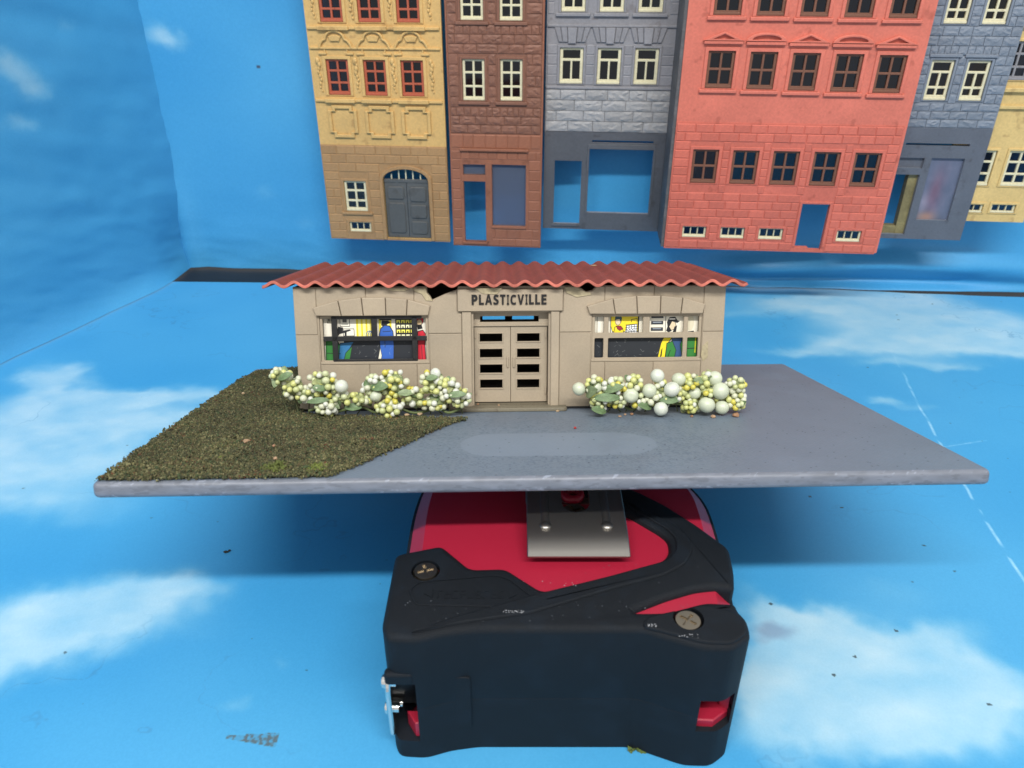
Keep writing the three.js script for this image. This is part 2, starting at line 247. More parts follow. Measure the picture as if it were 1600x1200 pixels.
// one moulded window: frame with glazing bars, a pane in each light
const LAY = {
  six: (w, h) => grid(w, h, [0.5], [1 / 3, 2 / 3]), four: (w, h) => grid(w, h, [0.5], [0.5]),
  tee: (w, h) => { const q = []; q.push([0.14 * w, 0.86 * w, 0.7 * h, 0.93 * h]); q.push([0.14 * w, 0.46 * w, 0.13 * h, 0.63 * h], [0.54 * w, 0.86 * w, 0.13 * h, 0.63 * h]); return q; },
  teelow: (w, h) => [[0.13 * w, 0.87 * w, 0.73 * h, 0.93 * h], [0.13 * w, 0.45 * w, 0.35 * h, 0.67 * h], [0.55 * w, 0.87 * w, 0.35 * h, 0.67 * h], [0.13 * w, 0.45 * w, 0.13 * h, 0.29 * h], [0.55 * w, 0.87 * w, 0.13 * h, 0.29 * h]],
  three: (w, h) => [0, 1, 2].map((i) => [w * (0.08 + 0.29 * i), w * (0.08 + 0.29 * i + 0.25), h * 0.24, h * 0.9]) };
function grid(w, h, us, vs) { const m = 1.35, b = 0.5, U = [m, ...us.flatMap((u) => [w * u - b, w * u + b]), w - m], V = [m * 1.35, ...vs.flatMap((v) => [h * v - b + .2, h * v + b + .2]), h - m * 0.8], q = [];
  for (let i = 0; i < U.length; i += 2) for (let j = 0; j < V.length; j += 2) q.push([U[i], U[i + 1], V[j], V[j + 1]]); return q; }
function windowPart(par, u, v, w, h, lay, m, o = {}) {
  const lights = LAY[lay](w, h), e = 0.12;
  const f = obj('window', [slab(rect(e, w - e, e, h - e), -1.7, -0.45, 0.16, lights.map(([a, b, c, d]) => rect(a, b, c, d))), rbox(e + .05, w - e - .05, e + .02, 1.25 * (h > 10 ? 1 : .8), -0.6, 0.1, 0.2)], m, par);
  f.position.set(u, v, 0);
  lights.forEach(([a, b, c, d]) => obj('pane', box(a - .15, b + .15, c - .15, d + .15, -1.55, -1.35), o.glass ?? glass, f));
  if (o.sill) obj('sill', rbox(-2.4, w + 2.4, -1.9, -0.35, -0.2, 1.1, 0.35), o.sill, f);
  if (o.surround) { const s = o.sw ?? 1.3; obj('surround', slab(rect(-s, w + s, -0.3, h + s), -0.05, 0.5, 0.15, [rect(0.05, w - .05, 0.05, h - .05)]), o.surround, f); }
  return f;
}
const wallX = (x) => wallZ(x);
function facade(name, label, P0, yaw, W, H, wallMat, holes, thick = 2.2) {
  const t = thing(name, label, 'model facade', 'plastic house fronts hung along the backdrop');
  t.position.set(...P0); t.rotation.y = -yaw * Math.PI / 180;
  obj('wall', slab(rect(0, W, 0, H), -thick, 0, 0, holes.map((h) => h.length === 4 && typeof h[0] === 'number' ? rect(h[0], h[1], h[2], h[3]) : h)), wallMat, t);
  const mid = P0[0] + W / 2, dz = P0[2] + Math.tan(yaw * Math.PI / 180) * W / 2 - wallX(mid) - thick + 0.6;   // high up, a cleat holds it to the backdrop
  obj('mounting_cleat', box(W / 2 - 8, W / 2 + 8, H - 7, H - 2, -thick - dz, -thick + 0.02), M.shop, t);
  return t;
}
const H4 = ([u, v], w, h) => [u, u + w, v, v + h];
const WW = 11.3, WH = 16.7, BOWED = 166;
const arcPts = (cx, cy, rx, ry, a0, a1, n) => Array.from({ length: n + 1 }, (_, i) => { const a = lerp(a0, a1, i / n); return [cx + rx * Math.cos(a), cy + ry * Math.sin(a)]; });

{ // yellow house front with arched grey door
  const W = 66, wins = [[7.7, 74.7], [26.4, 74.6], [45.0, 74.6], [7.4, 107.8], [26.0, 107.8], [44.7, 107.8]];
  const doorHole = [[31.6, 1.2], [55.8, 1.2], [55.6, 32.6], ...arcPts(43.6, 32.6, 12, 6.0, 0, Math.PI, 10).slice(1, -1), [31.6, 32.6]];
  const low = [10.2, 22.2, 15.6, 31.8], small = [11, 23, 4.1, 9.6];
  const t = facade('yellow_facade', 'yellow plastic house front with arched grey door, leftmost of the row', [-99.2, 26.2, -407], 5.5, W, BOWED, M.yellow, [...wins.map((p) => H4(p, WW, WH)), doorHole, low, small]);
  obj('tan_base', slab(rect(0.01, W - .01, 0.01, 50.4), 0, 0.25, 0, [doorHole, rect(...low), rect(...small)]), M.tan, t);
  masonry(t, 'brick', variants.tan, 0.3, W - 0.3, range(0.4, 50.2, 11), 7, 11, [[30.2, 57.6, 0, 40.5], [8.4, 24, 13.5, 33.2], [9.4, 24.8, 2.4, 11]], { depth: 0.28 }); t.children.filter((c) => c.name === 'brick').forEach((c) => (c.position.z = 0.24));
  wins.forEach(([u, v]) => windowPart(t, u, v, WW, WH, 'six', M.orange, { surround: M.yellow, sw: 1.5 }));
  windowPart(t, low[0], low[2], 12, 16.2, 'six', M.cream, { surround: M.tan, sill: M.tan, sw: 1.2 });
  windowPart(t, small[0], small[2], 12, 5.5, 'three', M.cream, { surround: M.tan, sw: 1.4 });
  for (const v of [72.2, 105.4]) { obj('sill_band', rbox(0.6, W - 1, v - .7, v + .7, -.1, 1.0, .3), M.yellow, t); for (const u of [5.6, 24.3, 42.9]) obj('sill', rbox(u, u + 15.4, v - 1.1, v + 1.0, -.1, 1.7, .4), M.yellow, t); }
  obj('ledge', rbox(0.6, W - 1, 95.9, 97.0, -.1, .8, .3), M.yellow, t);
  for (const u of [5.4, 24.2, 42.8]) {   // arched hood over each window
    const cx = u + 8.1;
    obj('arch_hood', tube([[-8, 96.4], [-7.3, 98.3], [-5.9, 99.9], [-4.9, 100.3], [-4.2, 102], [-2.4, 103.5], [0, 104], [2.4, 103.5], [4.2, 102], [4.9, 100.3], [5.9, 99.9], [7.3, 98.3], [8, 96.4]].map(([x, y]) => [cx + x, y, 0.4]), 0.7, 44, 6), M.yellow, t);
    obj('shell_ornament', slab([[cx - 3.2, 101.6], [cx - 2.2, 99.4], [cx + 2.2, 99.4], [cx + 3.2, 101.6], [cx + 1.4, 102.2], [cx - 1.4, 102.2]], 0, 0.8, .25), M.yellow, t);
    for (const s of [-1, 1]) { obj('bracket', rbox(cx + s * 6.7 - 2, cx + s * 6.7 + 2, 93.4, 94.4, -.1, .9, .25), M.yellow, t); obj('bracket', rbox(cx + s * 5.6 - .35, cx + s * 5.6 + .35, 94.2, 96.3, -.1, .6, .2), M.yellow, t); }
  }
  for (const v0 of [75, 108]) for (const u of [3.9, 22.7, 41.2, 60.2]) {   // small hanging figures of moulded drapery between the windows
    const g = []; for (let i = 0; i < 9; i++) { const q = i / 8, r = lerp(1.1, .5, q) * rr(.75, 1.15); g.push(new THREE.SphereGeometry(r, 7, 5).scale(1, 1.5, .65).translate(u + Math.sin(i * 1.7 + v0) * 0.45 + q * .5, v0 + 15.6 - q * 14, .25)); }
    obj('drapery_ornament', g, M.yellow, t); }
  for (const u of [6.6, 25.6, 44.2]) {   // panels with notched corners
    const x0 = u, x1 = u + 14.2, y0 = 54.4, y1 = 69.6, k = 2.2; const P = (e) => [[x0 + k + e, y0 + e], [x1 - k - e, y0 + e], [x1 - k - e, y0 + k + e * .4], [x1 - e, y0 + k + e * .4], [x1 - e, y1 - k - e * .4], [x1 - k - e, y1 - k - e * .4], [x1 - k - e, y1 - e], [x0 + k + e, y1 - e], [x0 + k + e, y1 - k - e * .4], [x0 + e, y1 - k - e * .4], [x0 + e, y0 + k + e * .4], [x0 + k + e, y0 + k + e * .4]];
    obj('panel_moulding', slab(P(-.3), -.05, 1.05, .25, [P(1.35)]), M.yellow, t); }
  const surround = (e) => [[31.6 - e, 0.4], [31.6 - e, 32.6], ...arcPts(43.6, 32.6, 12 + e, 6 + e, Math.PI, 0, 12).slice(1, -1), [55.6 + e, 32.6], [55.8 + e, 0.4]];
  obj('door_surround', slab([...surround(2.0), ...surround(0.1).reverse()], .1, 1.0, .2), M.tan, t);
  for (const [a, b, list] of [[31.9, 43.6, [[4, 20.5], [22.5, 29.2]]], [43.8, 55.4, [[3.6, 10.6], [12.4, 19.6], [21.4, 29.2]]]]) {   // door leaves with raised fielded panels
    const d = obj('door', rbox(a, b, 1.3, 31.4, -1.9, -0.9, .15), M.door, t);
    for (const [c, e] of list) obj('door_panel', slab(roundPts([[a + 2, c], [b - 2, c], [b - 1.4, c + 1.4], [b - 1.4, e - 1.4], [b - 2, e], [a + 2, e], [a + 1.4, e - 1.4], [a + 1.4, c + 1.4]], .4, 2), -1, -0.35, .3), M.door, d);
  }
  obj('transom_bar', rbox(31.8, 55.5, 31.4, 33.2, -1.8, -0.6, .2), M.door, t);
  for (const q of [0.17, 0.34, 0.5, 0.66, 0.83]) { const u = lerp(32, 55.4, q); obj('fanlight_bar', rbox(u - .3, u + .3, 33, 33 + 5.2 * Math.sin(Math.PI * q) + .2, -1.6, -1, .1), M.cream, t); }
}
{ // brown stone shopfront
  const W = 46.8, wins = [[7.4, 74.7], [25.8, 74.8], [7.2, 110.5], [25.7, 110.4]], tr = [6.4, 17.8, 38.3, 43.6], dr = [6.4, 17.8, 2.6, 34.9], sh = [21.3, 38.8, 11.5, 43.8];
  const t = facade('brown_facade', 'brown rough-stone plastic shopfront between the yellow and the pale grey fronts', [-31.5, 24.9, -399.2], 5.5, W, 168, M.brown, [...wins.map((p) => H4(p, 11, 19)), tr, dr, sh]);
  masonry(t, 'stone', variants.brown, 0.9, W - 0.9, [...range(59.2, 67.4, 2), [67.4, 71.6, 2.6, 4.2], ...range(71.6, 96.2, 5), ...range(96.2, 104.6, 2), [104.6, 108.8, 2.6, 4.2], ...range(108.8, 137, 6)], 5, 10.5, [[5.6, 20.2, 72.4, 95.2], [24, 38.6, 72.4, 95.2], [5.4, 20.2, 109.2, 131], [24, 38.6, 109.2, 131]], { geo: stoneGeo, depth: 0.5, gap: .34 });
  obj('shop_wall', slab(rect(.4, W - .4, .4, 58.8), 0, .25, 0, [tr, dr, sh].map((h) => rect(...h))), M.brownlow, t);
  masonry(t, 'block', variants.brownlow, 0.6, W - 0.6, [[.6, 4.6], [4.6, 9.8], ...range(9.8, 46.2, 7), [46.2, 50.4, 4.2, 5.6], [51.8, 58.6, 5, 6.4]], 6, 9, [[5, 19, 0, 46.2], [19, 40.2, 9.8, 46.2]], { depth: .22, gap: .25 }); t.children.filter((c) => c.name === 'block').forEach((c) => (c.position.z = 0.24));
  wins.forEach(([u, v]) => windowPart(t, u, v, 11, 19, 'six', M.cream, { surround: M.brown, sill: M.brown, sw: 1.1 }));
  obj('ledge', rbox(5, 40, 50.4, 51.7, -.1, 1.5, .3), M.brownlow, t);
  obj('shop_frame', [rbox(17.9, 21.2, 2.4, 45, -.6, .55, .2), rbox(5.4, 18, 34.9, 38.3, -.5, .5, .2), rbox(20.8, 39.4, 10.2, 11.6, -.1, .9, .25), rbox(5.2, 18.6, 1.2, 2.6, -.3, .9, .2)], M.brownlow, t);
  obj('shop_pane', box(21.2, 38.9, 11.4, 43.9, -1.6, -1.3), frosted, t); obj('transom_pane', box(6.3, 17.9, 38.2, 43.7, -1.6, -1.3), frosted, t);
  obj('edge_strip', [rbox(W - .8, W + .15, 0, 167, -2.4, .35, .3), rbox(-.1, .7, 0, 167, -2.4, .3, .3)], M.brownlow, t);
}
{ // pale grey front with open shop
  const W = 61.6, wins = [[6.5, 72.7], [24.5, 72.7], [42.2, 72.8], [6.5, 104.3], [24.3, 104.3], [42.1, 104.3]], dr = [5.5, 19.3, 2.6, 35.8], sh = [23, 55, 9.1, 41.9];
  const t = facade('grey_facade', 'pale grey plastic front with empty shop opening beside the red front', [16.4, 34.7, -398.8], 5.5, W, 166, M.grey, [...wins.map((p) => H4(p, 11.4, 16.3)), dr, sh, [24, 54.6, 45.1, 46.3]]);
  obj('shop_wall', slab(rect(.02, W - .02, .02, 50), 0, .22, 0, [dr, sh, [24, 54.6, 45.1, 46.3]].map((h) => rect(...h))), mat(rgb(...C.shop), .4, { tex: dirtTex, mm: 70 }), t);
  obj('shop_frame', [rbox(22, 56, 41.9, 44.3, .1, .6, .2), rbox(21.8, 23, 8, 42, .1, .6, .2), rbox(55, 56.2, 8, 42, .1, .6, .2), rbox(4.6, 20, 1.4, 2.6, -.5, .7, .2)], M.shop, t);
  masonry(t, 'stone', variants.rough, 0.4, W - 0.4, range(50.4, 70.2, 4), 8, 15, [], { geo: stoneGeo, depth: .7, gap: .25 });
  obj('sill_band', rbox(.3, W - .5, 70.4, 71.7, -.1, .9, .3), M.grey, t);
  masonry(t, 'block', variants.grey, 0.4, W - .4, range(72.2, 90.4, 4), 7, 9, [[5.4, 19, 70, 91], [23.2, 37, 70, 91], [41, 54.8, 70, 91]], { depth: .22, gap: .3 });
  for (const cx of [12.2, 30.1, 47.8]) {   // wedge stones over each window
    const xs = [-8.6, -5.6, -2.4, 2.4, 5.6, 8.6], fl = [-6.4, -4.4, -1.9, 1.9, 4.4, 6.4];
    for (let i = 0; i < 5; i++) obj('wedge_stone', slab([[cx + fl[i] + .12, 91.4 - (i === 2 ? .6 : 0)], [cx + fl[i + 1] - .12, 91.4 - (i === 2 ? .6 : 0)], [cx + xs[i + 1] - .12, 97.8], [cx + xs[i] + .12, 97.8]], -.05, i === 2 ? 1.1 : .7, .2), variants.grey[i % 3], t); }
  obj('string_course', rbox(.3, W - .4, 97.9, 99, -.1, .7, .25), M.grey, t);
  wins.forEach(([u, v], i) => windowPart(t, u, v, 11.4, 16.3, 'tee', M.cream, { surround: M.grey, sw: 1, sill: i > 2 ? M.grey : null }));
  masonry(t, 'block', variants.grey, 0.4, W - .4, range(103.2, 124, 4), 7, 9, [[3.6, 21, 100, 123], [21.6, 39, 100, 123], [39.4, 56.8, 100, 123]], { depth: .22, gap: .3 });
}
{ // red front, standing further forward
  const W = 101.5, ups = [10.8, 29, 47.2, 65.5, 83.8], wins = [...ups.map((u, i) => [u, 75.3 - i * .25]), ...ups.map((u, i) => [u, 105 - i * .2])], lows = [9, 27.4, 45.8, 64.2, 82.5].map((u) => [u, 32.6]), bas = [8.1, 26.5, 44.9, 81.8].map((u) => [u, 5.8]), dr = [[63, 2.4], [69.5, 2.4], [70, 1.4], [75.6, 1.4], [76, 24], [63.2, 24]];
  const t = facade('red_facade', 'salmon red plastic house front with five windows per floor, the widest of the row', [75.7, 34.9, -367.1], 5.2, W, 164, M.red, [...wins.map((p) => H4(p, 11.8, 15.6)), ...lows.map((p) => H4(p, 12, 15.8)), ...bas.map((p) => H4(p, 11.6, 5.7)), dr]);
  obj('side_panel', box(-1.5, -.05, .5, 163, -30, -.4), mat(rgb(112, 110, 112), .6), t);
  obj('side_panel', box(W + .05, W + 1.2, .5, 163, -14, -.4), M.red, t);
  obj('brick_base', slab(rect(.02, W - .02, .02, 60.4), 0, .2, 0, [...lows.map((p) => rect(...H4(p, 12, 15.8))), ...bas.map((p) => rect(...H4(p, 11.6, 5.7))), dr]), M.brick, t);
  masonry(t, 'brick', variants.brick, .4, W - .4, range(.5, 60, 15), 6.8, 9, [...lows.map(([u, v]) => [u - 1.5, u + 13.5, v - 2, v + 17.4]), ...bas.map(([u, v]) => [u - 1.3, u + 12.9, v - 1.2, v + 6.8]), [61.6, 77.4, 0, 25.4]], { depth: .3, gap: .24 }); t.children.filter((c) => c.name === 'brick').forEach((c) => (c.position.z = .19));
  lows.forEach(([u, v]) => windowPart(t, u, v, 12, 15.8, 'four', M.umber, { surround: M.brick, sw: 1.4 }));
  bas.forEach(([u, v]) => windowPart(t, u, v, 11.6, 5.7, 'three', M.cream, { surround: M.brick, sw: 1.2 }));
  obj('door_surround', slab([[61.8, 2.6], [61.8, 25.2], [77.2, 25.2], [77.2, 2.6], [75.9, 2.6], [75.9, 24], [63.1, 24], [63.1, 2.6]], .1, .6, .15), M.brick, t);
  wins.forEach(([u, v], i) => { windowPart(t, u, v, 11.8, 15.6, 'four', M.umber, { surround: M.red, sw: 1.5, sill: M.red });
    if (i < 5) { const c = u + 5.9, y = v + 18.6;   // pediment, pointed and rounded in turn
      const out = i % 2 ? arcPts(c, y + 1.2, 8.6, 3.6, 0, Math.PI, 12) : [[c + 8.8, y + 1.2], [c, y + 4.8], [c - 8.8, y + 1.2]], inn = i % 2 ? arcPts(c, y + 1.9, 6.0, 1.7, 0, Math.PI, 12) : [[c + 4.6, y + 1.9], [c, y + 3.7], [c - 4.6, y + 1.9]];
      const pd = obj('pediment', slab(out, -.05, 1.5, .3, [inn]), M.red, t); obj('pediment_base', rbox(c - 8.4, c + 8.4, y - .3, y + 1, -.1, 1.3, .3), M.red, pd); } });
}
{ // slate blue front, half behind the red one
  const W = 36.5, E0 = -9, wins = [[1.5, 66.3], [17.2, 66.3], [2, 98.4], [18.3, 98.3]], dr = [-3.2, 9, 2.2, 32.1], trn = [-3.2, 9.3, 35.2, 40.1], sh = [12.6, 27.8, 9.9, 40.2];
  const s = (h) => [h[0] - E0, h[1] - E0, h[2], h[3]];
  const t = facade('slate_facade', 'slate blue stone plastic shopfront partly hidden behind the red front', [188.4 + E0 * Math.cos(.096), 37.4, -374.5 + E0 * Math.sin(.096)], 5.5, W - E0, 162, M.slate, [...wins.map((p) => s(H4(p, 10.2, 17.4))), s(dr), s(trn), s(sh), s([-1, 28.2, 45.9, 47])]);
  const g = new THREE.Group(); g.name = 'shop_parts';
  obj('shop_wall', slab(rect(.02, W - E0 - .02, .02, 54), 0, .2, 0, [dr, trn, sh, [-1, 28.2, 45.9, 47]].map((h) => rect(...s(h)))), mat(rgb(...C.slatelow), .38, { tex: dirtTex, mm: 45 }), t);
  masonry(t, 'stone', variants.slate, .3, W - E0 - .3, [...range(54.4, 65.2, 3), ...range(65.2, 85.6, 5), [85.6, 89.6, 2.4, 4.2], ...range(89.6, 97.6, 2), ...range(97.6, 130, 8)], 4.8, 8.6, [[0.6, 12.8, 65.6, 85.4], [16.2, 28.6, 65.6, 85.4], [1, 13.2, 98, 118], [17.3, 29.6, 98, 118]].map(s), { geo: stoneGeo, depth: .55, gap: .3 });
  wins.forEach(([u, v], i) => windowPart(t, u - E0, v, 10.2, 17.4, i < 2 ? 'teelow' : 'teelow', M.cream, { surround: M.slate, sw: 1 }));
  for (const u of [.2, 15.6]) obj('lintel', rbox(u - E0 - .6, u - E0 + 13.6, 84.8, 86.2, -.1, 1.1, .3), M.slate, t);
  const smear = dataTex(128, 256, (i, j) => { const x = i / 128, y = j / 256, n = fbm(x * 4, y * 6, 3, 5), a = Math.exp(-Math.pow((x - .36 - .1 * n) / .2, 2) - Math.pow((y - .45) / .34, 2)), b = Math.exp(-Math.pow((x - .3) / .3, 2) - Math.pow((y - .05) / .08, 2)), c = Math.exp(-Math.pow((x - .12) / .16, 2) - Math.pow((y - .28) / .14, 2)); return [82 + 20 * a + 52 * b + 38 * c + 22 * n, 90 - 8 * a + 20 * b + 30 * c + 18 * n, 110 - 10 * a - 12 * b + 28 * c + 18 * n]; });
  const pane = new THREE.Mesh((() => { const p = new THREE.BoxGeometry(15.4, 30.5, .3); return p; })(), new THREE.MeshPhysicalMaterial({ map: smear, roughness: .25 })); pane.name = 'stained_pane'; pane.userData.label = 'cloudy blue pane with pink and orange smears'; pane.position.set(20.2 - E0, 25.05, -1.2); pane.castShadow = pane.receiveShadow = true; t.add(pane);
  obj('transom_pane', box(-3.3 - E0, 9.4 - E0, 35.1, 40.2, -1.4, -1.1), M.slatelow, t);
  obj('door_frame', [rbox(4.6 - E0, 9.2 - E0, 2, 32.2, -6, -1.6, .3), rbox(-3.4 - E0, 5 - E0, 2, 6, -6, -1.8, .3)], mat(rgb(150, 140, 96), .5), t);
}
{ // second yellow front at the right end
  const E0 = -13, W = 30, s = (h) => [h[0] - E0, h[1] - E0, h[2], h[3]], wins = [[-3.6, 17.6, 11.4, 17], [13.4, 17.7, 12, 17], [-1.2, 66, 11.6, 16.5], [16.6, 66, 11.4, 16.5], [-1.2, 102, 11.6, 16.5], [16.6, 102, 11.4, 16.5]], sm = [[-2.6, 4.2, 11.6, 4.4], [12.6, 4.4, 11.6, 4.4]];
  const hh = ([u, v, w, h]) => s([u, u + w, v, v + h]);
  const t = facade('cream_yellow_facade', 'cream yellow stained plastic front at the right edge behind the slate front', [224.1 + E0 * Math.cos(.096), 46.3, -374.7 + E0 * Math.sin(.096)], 5.5, W - E0, 152, M.lemon, [...wins.map(hh), ...sm.map(hh)]);
  wins.forEach(([u, v, w, h], i) => windowPart(t, u - E0, v, w, h, 'six', i < 2 ? M.cream : M.grey, { surround: M.lemon, sw: 1.1 }));
  sm.forEach(([u, v, w, h]) => windowPart(t, u - E0, v, w, h, 'three', M.cream, { surround: M.lemon, sw: 1 }));
  obj('string_course', rbox(.4, W - E0 - .4, 53.6, 55.2, -.1, 1.2, .3), M.lemon, t); obj('string_course', rbox(.4, W - E0 - .4, 61, 63, -.1, 1.5, .4), M.lemon, t); obj('string_course', rbox(.4, W - E0 - .4, 88, 90, -.1, 1.5, .4), M.lemon, t);
}

// ---------------------------------------------------------------- the grey board, tilted up on the tape measure
const PT = new THREE.Vector3(6.5076, 42.4764, -202.4091), PQ = new THREE.Quaternion().setFromEuler(new THREE.Euler(-0.29530506, 0.03785042, -0.0085624, 'YXZ'));
function onBoard(o, x = 0, y = 0, z = 0, turn = 0) { o.position.set(x, y, z).applyQuaternion(PQ).add(PT); o.quaternion.copy(PQ).multiply(new THREE.Quaternion().setFromAxisAngle(new THREE.Vector3(0, 1, 0), turn)); return o; }
{
  const bw = 2030, bh = 1270;
  const topTex = dataTex(bw, bh, (i, j) => {
    const x = i / 10 - 101.5, z = 63.5 - j / 10;
    const weave = Math.sin(x * 5.2) * Math.sin(z * 5.2), n = fbm(x / 14, z / 14, 4, 2), f = fbm(x * 2.2, z * 2.2, 2, 8);
    let c = 116 + 10 * (n - .5) + 6 * (f - .5) + 2.2 * weave, r = c * .9, g = c * 1.0, b = c * 1.11;
    const oz = (z - 38.5) / 10.2, ox = x < -12 ? (x + 12) / 9.5 : x > 18 ? (x - 18) / 12 : 0, od = Math.hypot(ox, oz) + .08 * (fbm(x / 2, z / 2, 2, 4) - .5), sm = sstep(1.0, 0.92, od);
    const worn = sstep(2.6, 1.05, Math.hypot(x < -12 ? (x + 12) / 16 : x > 24 ? (x - 24) / 14 : 0, (z - 36) / 15)) * (1 - sm) * sstep(0.52, 0.66, fbm(x * 1.9, z * 2.4, 2, 55));
    r = lerp(r, 124, sm * .36); g = lerp(g, 136, sm * .36); b = lerp(b, 151, sm * .36);
    r -= worn * 15; g -= worn * 13; b -= worn * 11;
    if (hash(Math.floor(x * 2.4), Math.floor(z * 2.4), 12) > 0.9965) { r -= 45; g -= 44; b -= 42; }
    const st = .3 * sstep(.6, .75, fbm(x / 20, z / 20, 4, 23)); r = lerp(r, 96, st); g = lerp(g, 102, st); b = lerp(b, 112, st);
    return [r, g, b];
  });
  const bumpT = dataTex(1024, 640, (i, j) => { const x = i / 5.04, z = j / 5.04, v = 128 + 40 * Math.sin(x * 5.2) * Math.sin(z * 5.2) + 60 * (fbm(x * 1.5, z * 1.5, 3, 5) - .5); return [v, v, v]; }, false);
  const edgeTex = dataTex(1024, 64, (i, j) => {
    const x = i / 1024, y = j / 64, n = fbm(x * 60, y * 4, 4, 4, 60), ch = sstep(.64, .7, fbm(x * 240, y * 6, 3, 91, 240)) * sstep(.42, .6, fbm(x * 30, 1, 2, 17, 30)) * sstep(.1, .4, Math.abs(y - .55)), dk = sstep(.62, .72, fbm(x * 90, y * 6, 3, 29, 90));
    let c = 112 + 26 * (n - .5); c = lerp(c, 156, ch * .7); c = lerp(c, 84, dk * .4); return [c * .96, c, c * 1.09]; }, true, true);
  const t = thing('painted_board', 'grey painted canvas board tilted up in the middle, carrying the toy building', 'board');
  onBoard(t);
  const g = plan(roundPts(rect(-102.9, 102.9, -63.6, 63.8), 1.8, 4), -3.7, 0, 1.1, [], 3);
  const p = g.attributes.position, N = g.attributes.normal, uvA = [], isTop = [];
  for (let i = 0; i < p.count; i++) { const x = p.getX(i), y = p.getY(i), z = p.getZ(i); // the edge is not dead straight: soft dents
    if (Math.abs(N.getY(i)) < .98 || y < -.6) { const w = .35 * (fbm(x / 6 + 40, z / 6, 3, 3) - .5); p.setX(i, x + w * Math.sign(x) * (Math.abs(x) > 100 ? 1 : 0)); p.setZ(i, z + w * Math.sign(z) * (Math.abs(z) > 62 ? 1 : 0)); } }
  const split = (want) => { const P = [], U = [], NN = []; for (let i = 0; i < p.count; i += 3) { const top = N.getY(i) > .98 && N.getY(i + 1) > .98 && p.getY(i) > -.01; if (top !== want) continue; for (let k = i; k < i + 3; k++) { const x = p.getX(k), y = p.getY(k), z = p.getZ(k); P.push(x, y, z); NN.push(N.getX(k), N.getY(k), N.getZ(k)); U.push(...(want ? [(x + 103) / 206, (63.8 - z) / 127.6] : [(x + z) / 203, (y + 4) / 4.2])); } }
    const q = new THREE.BufferGeometry(); q.setAttribute('position', new THREE.Float32BufferAttribute(P, 3)); q.setAttribute('normal', new THREE.Float32BufferAttribute(NN, 3)); q.setAttribute('uv', new THREE.Float32BufferAttribute(U, 2)); return q; };
  obj('board_face', split(true), new THREE.MeshPhysicalMaterial({ map: topTex, roughness: .5, bumpMap: bumpT, bumpScale: .00012 }), t, true);
  obj('board_edge', crease(split(false), 1.1), new THREE.MeshPhysicalMaterial({ map: edgeTex, roughness: .42, bumpMap: edgeTex, bumpScale: .0003 }), t, true);
  const s = thing('support_block', 'small wooden block propping the back of the grey board', 'block');
  s.position.set(6, 0, -243); obj('wood_block', plan(rect(-30, 30, -7, 7), 0, 23.4, .6), mat(rgb(150, 120, 84), .7), s);
}

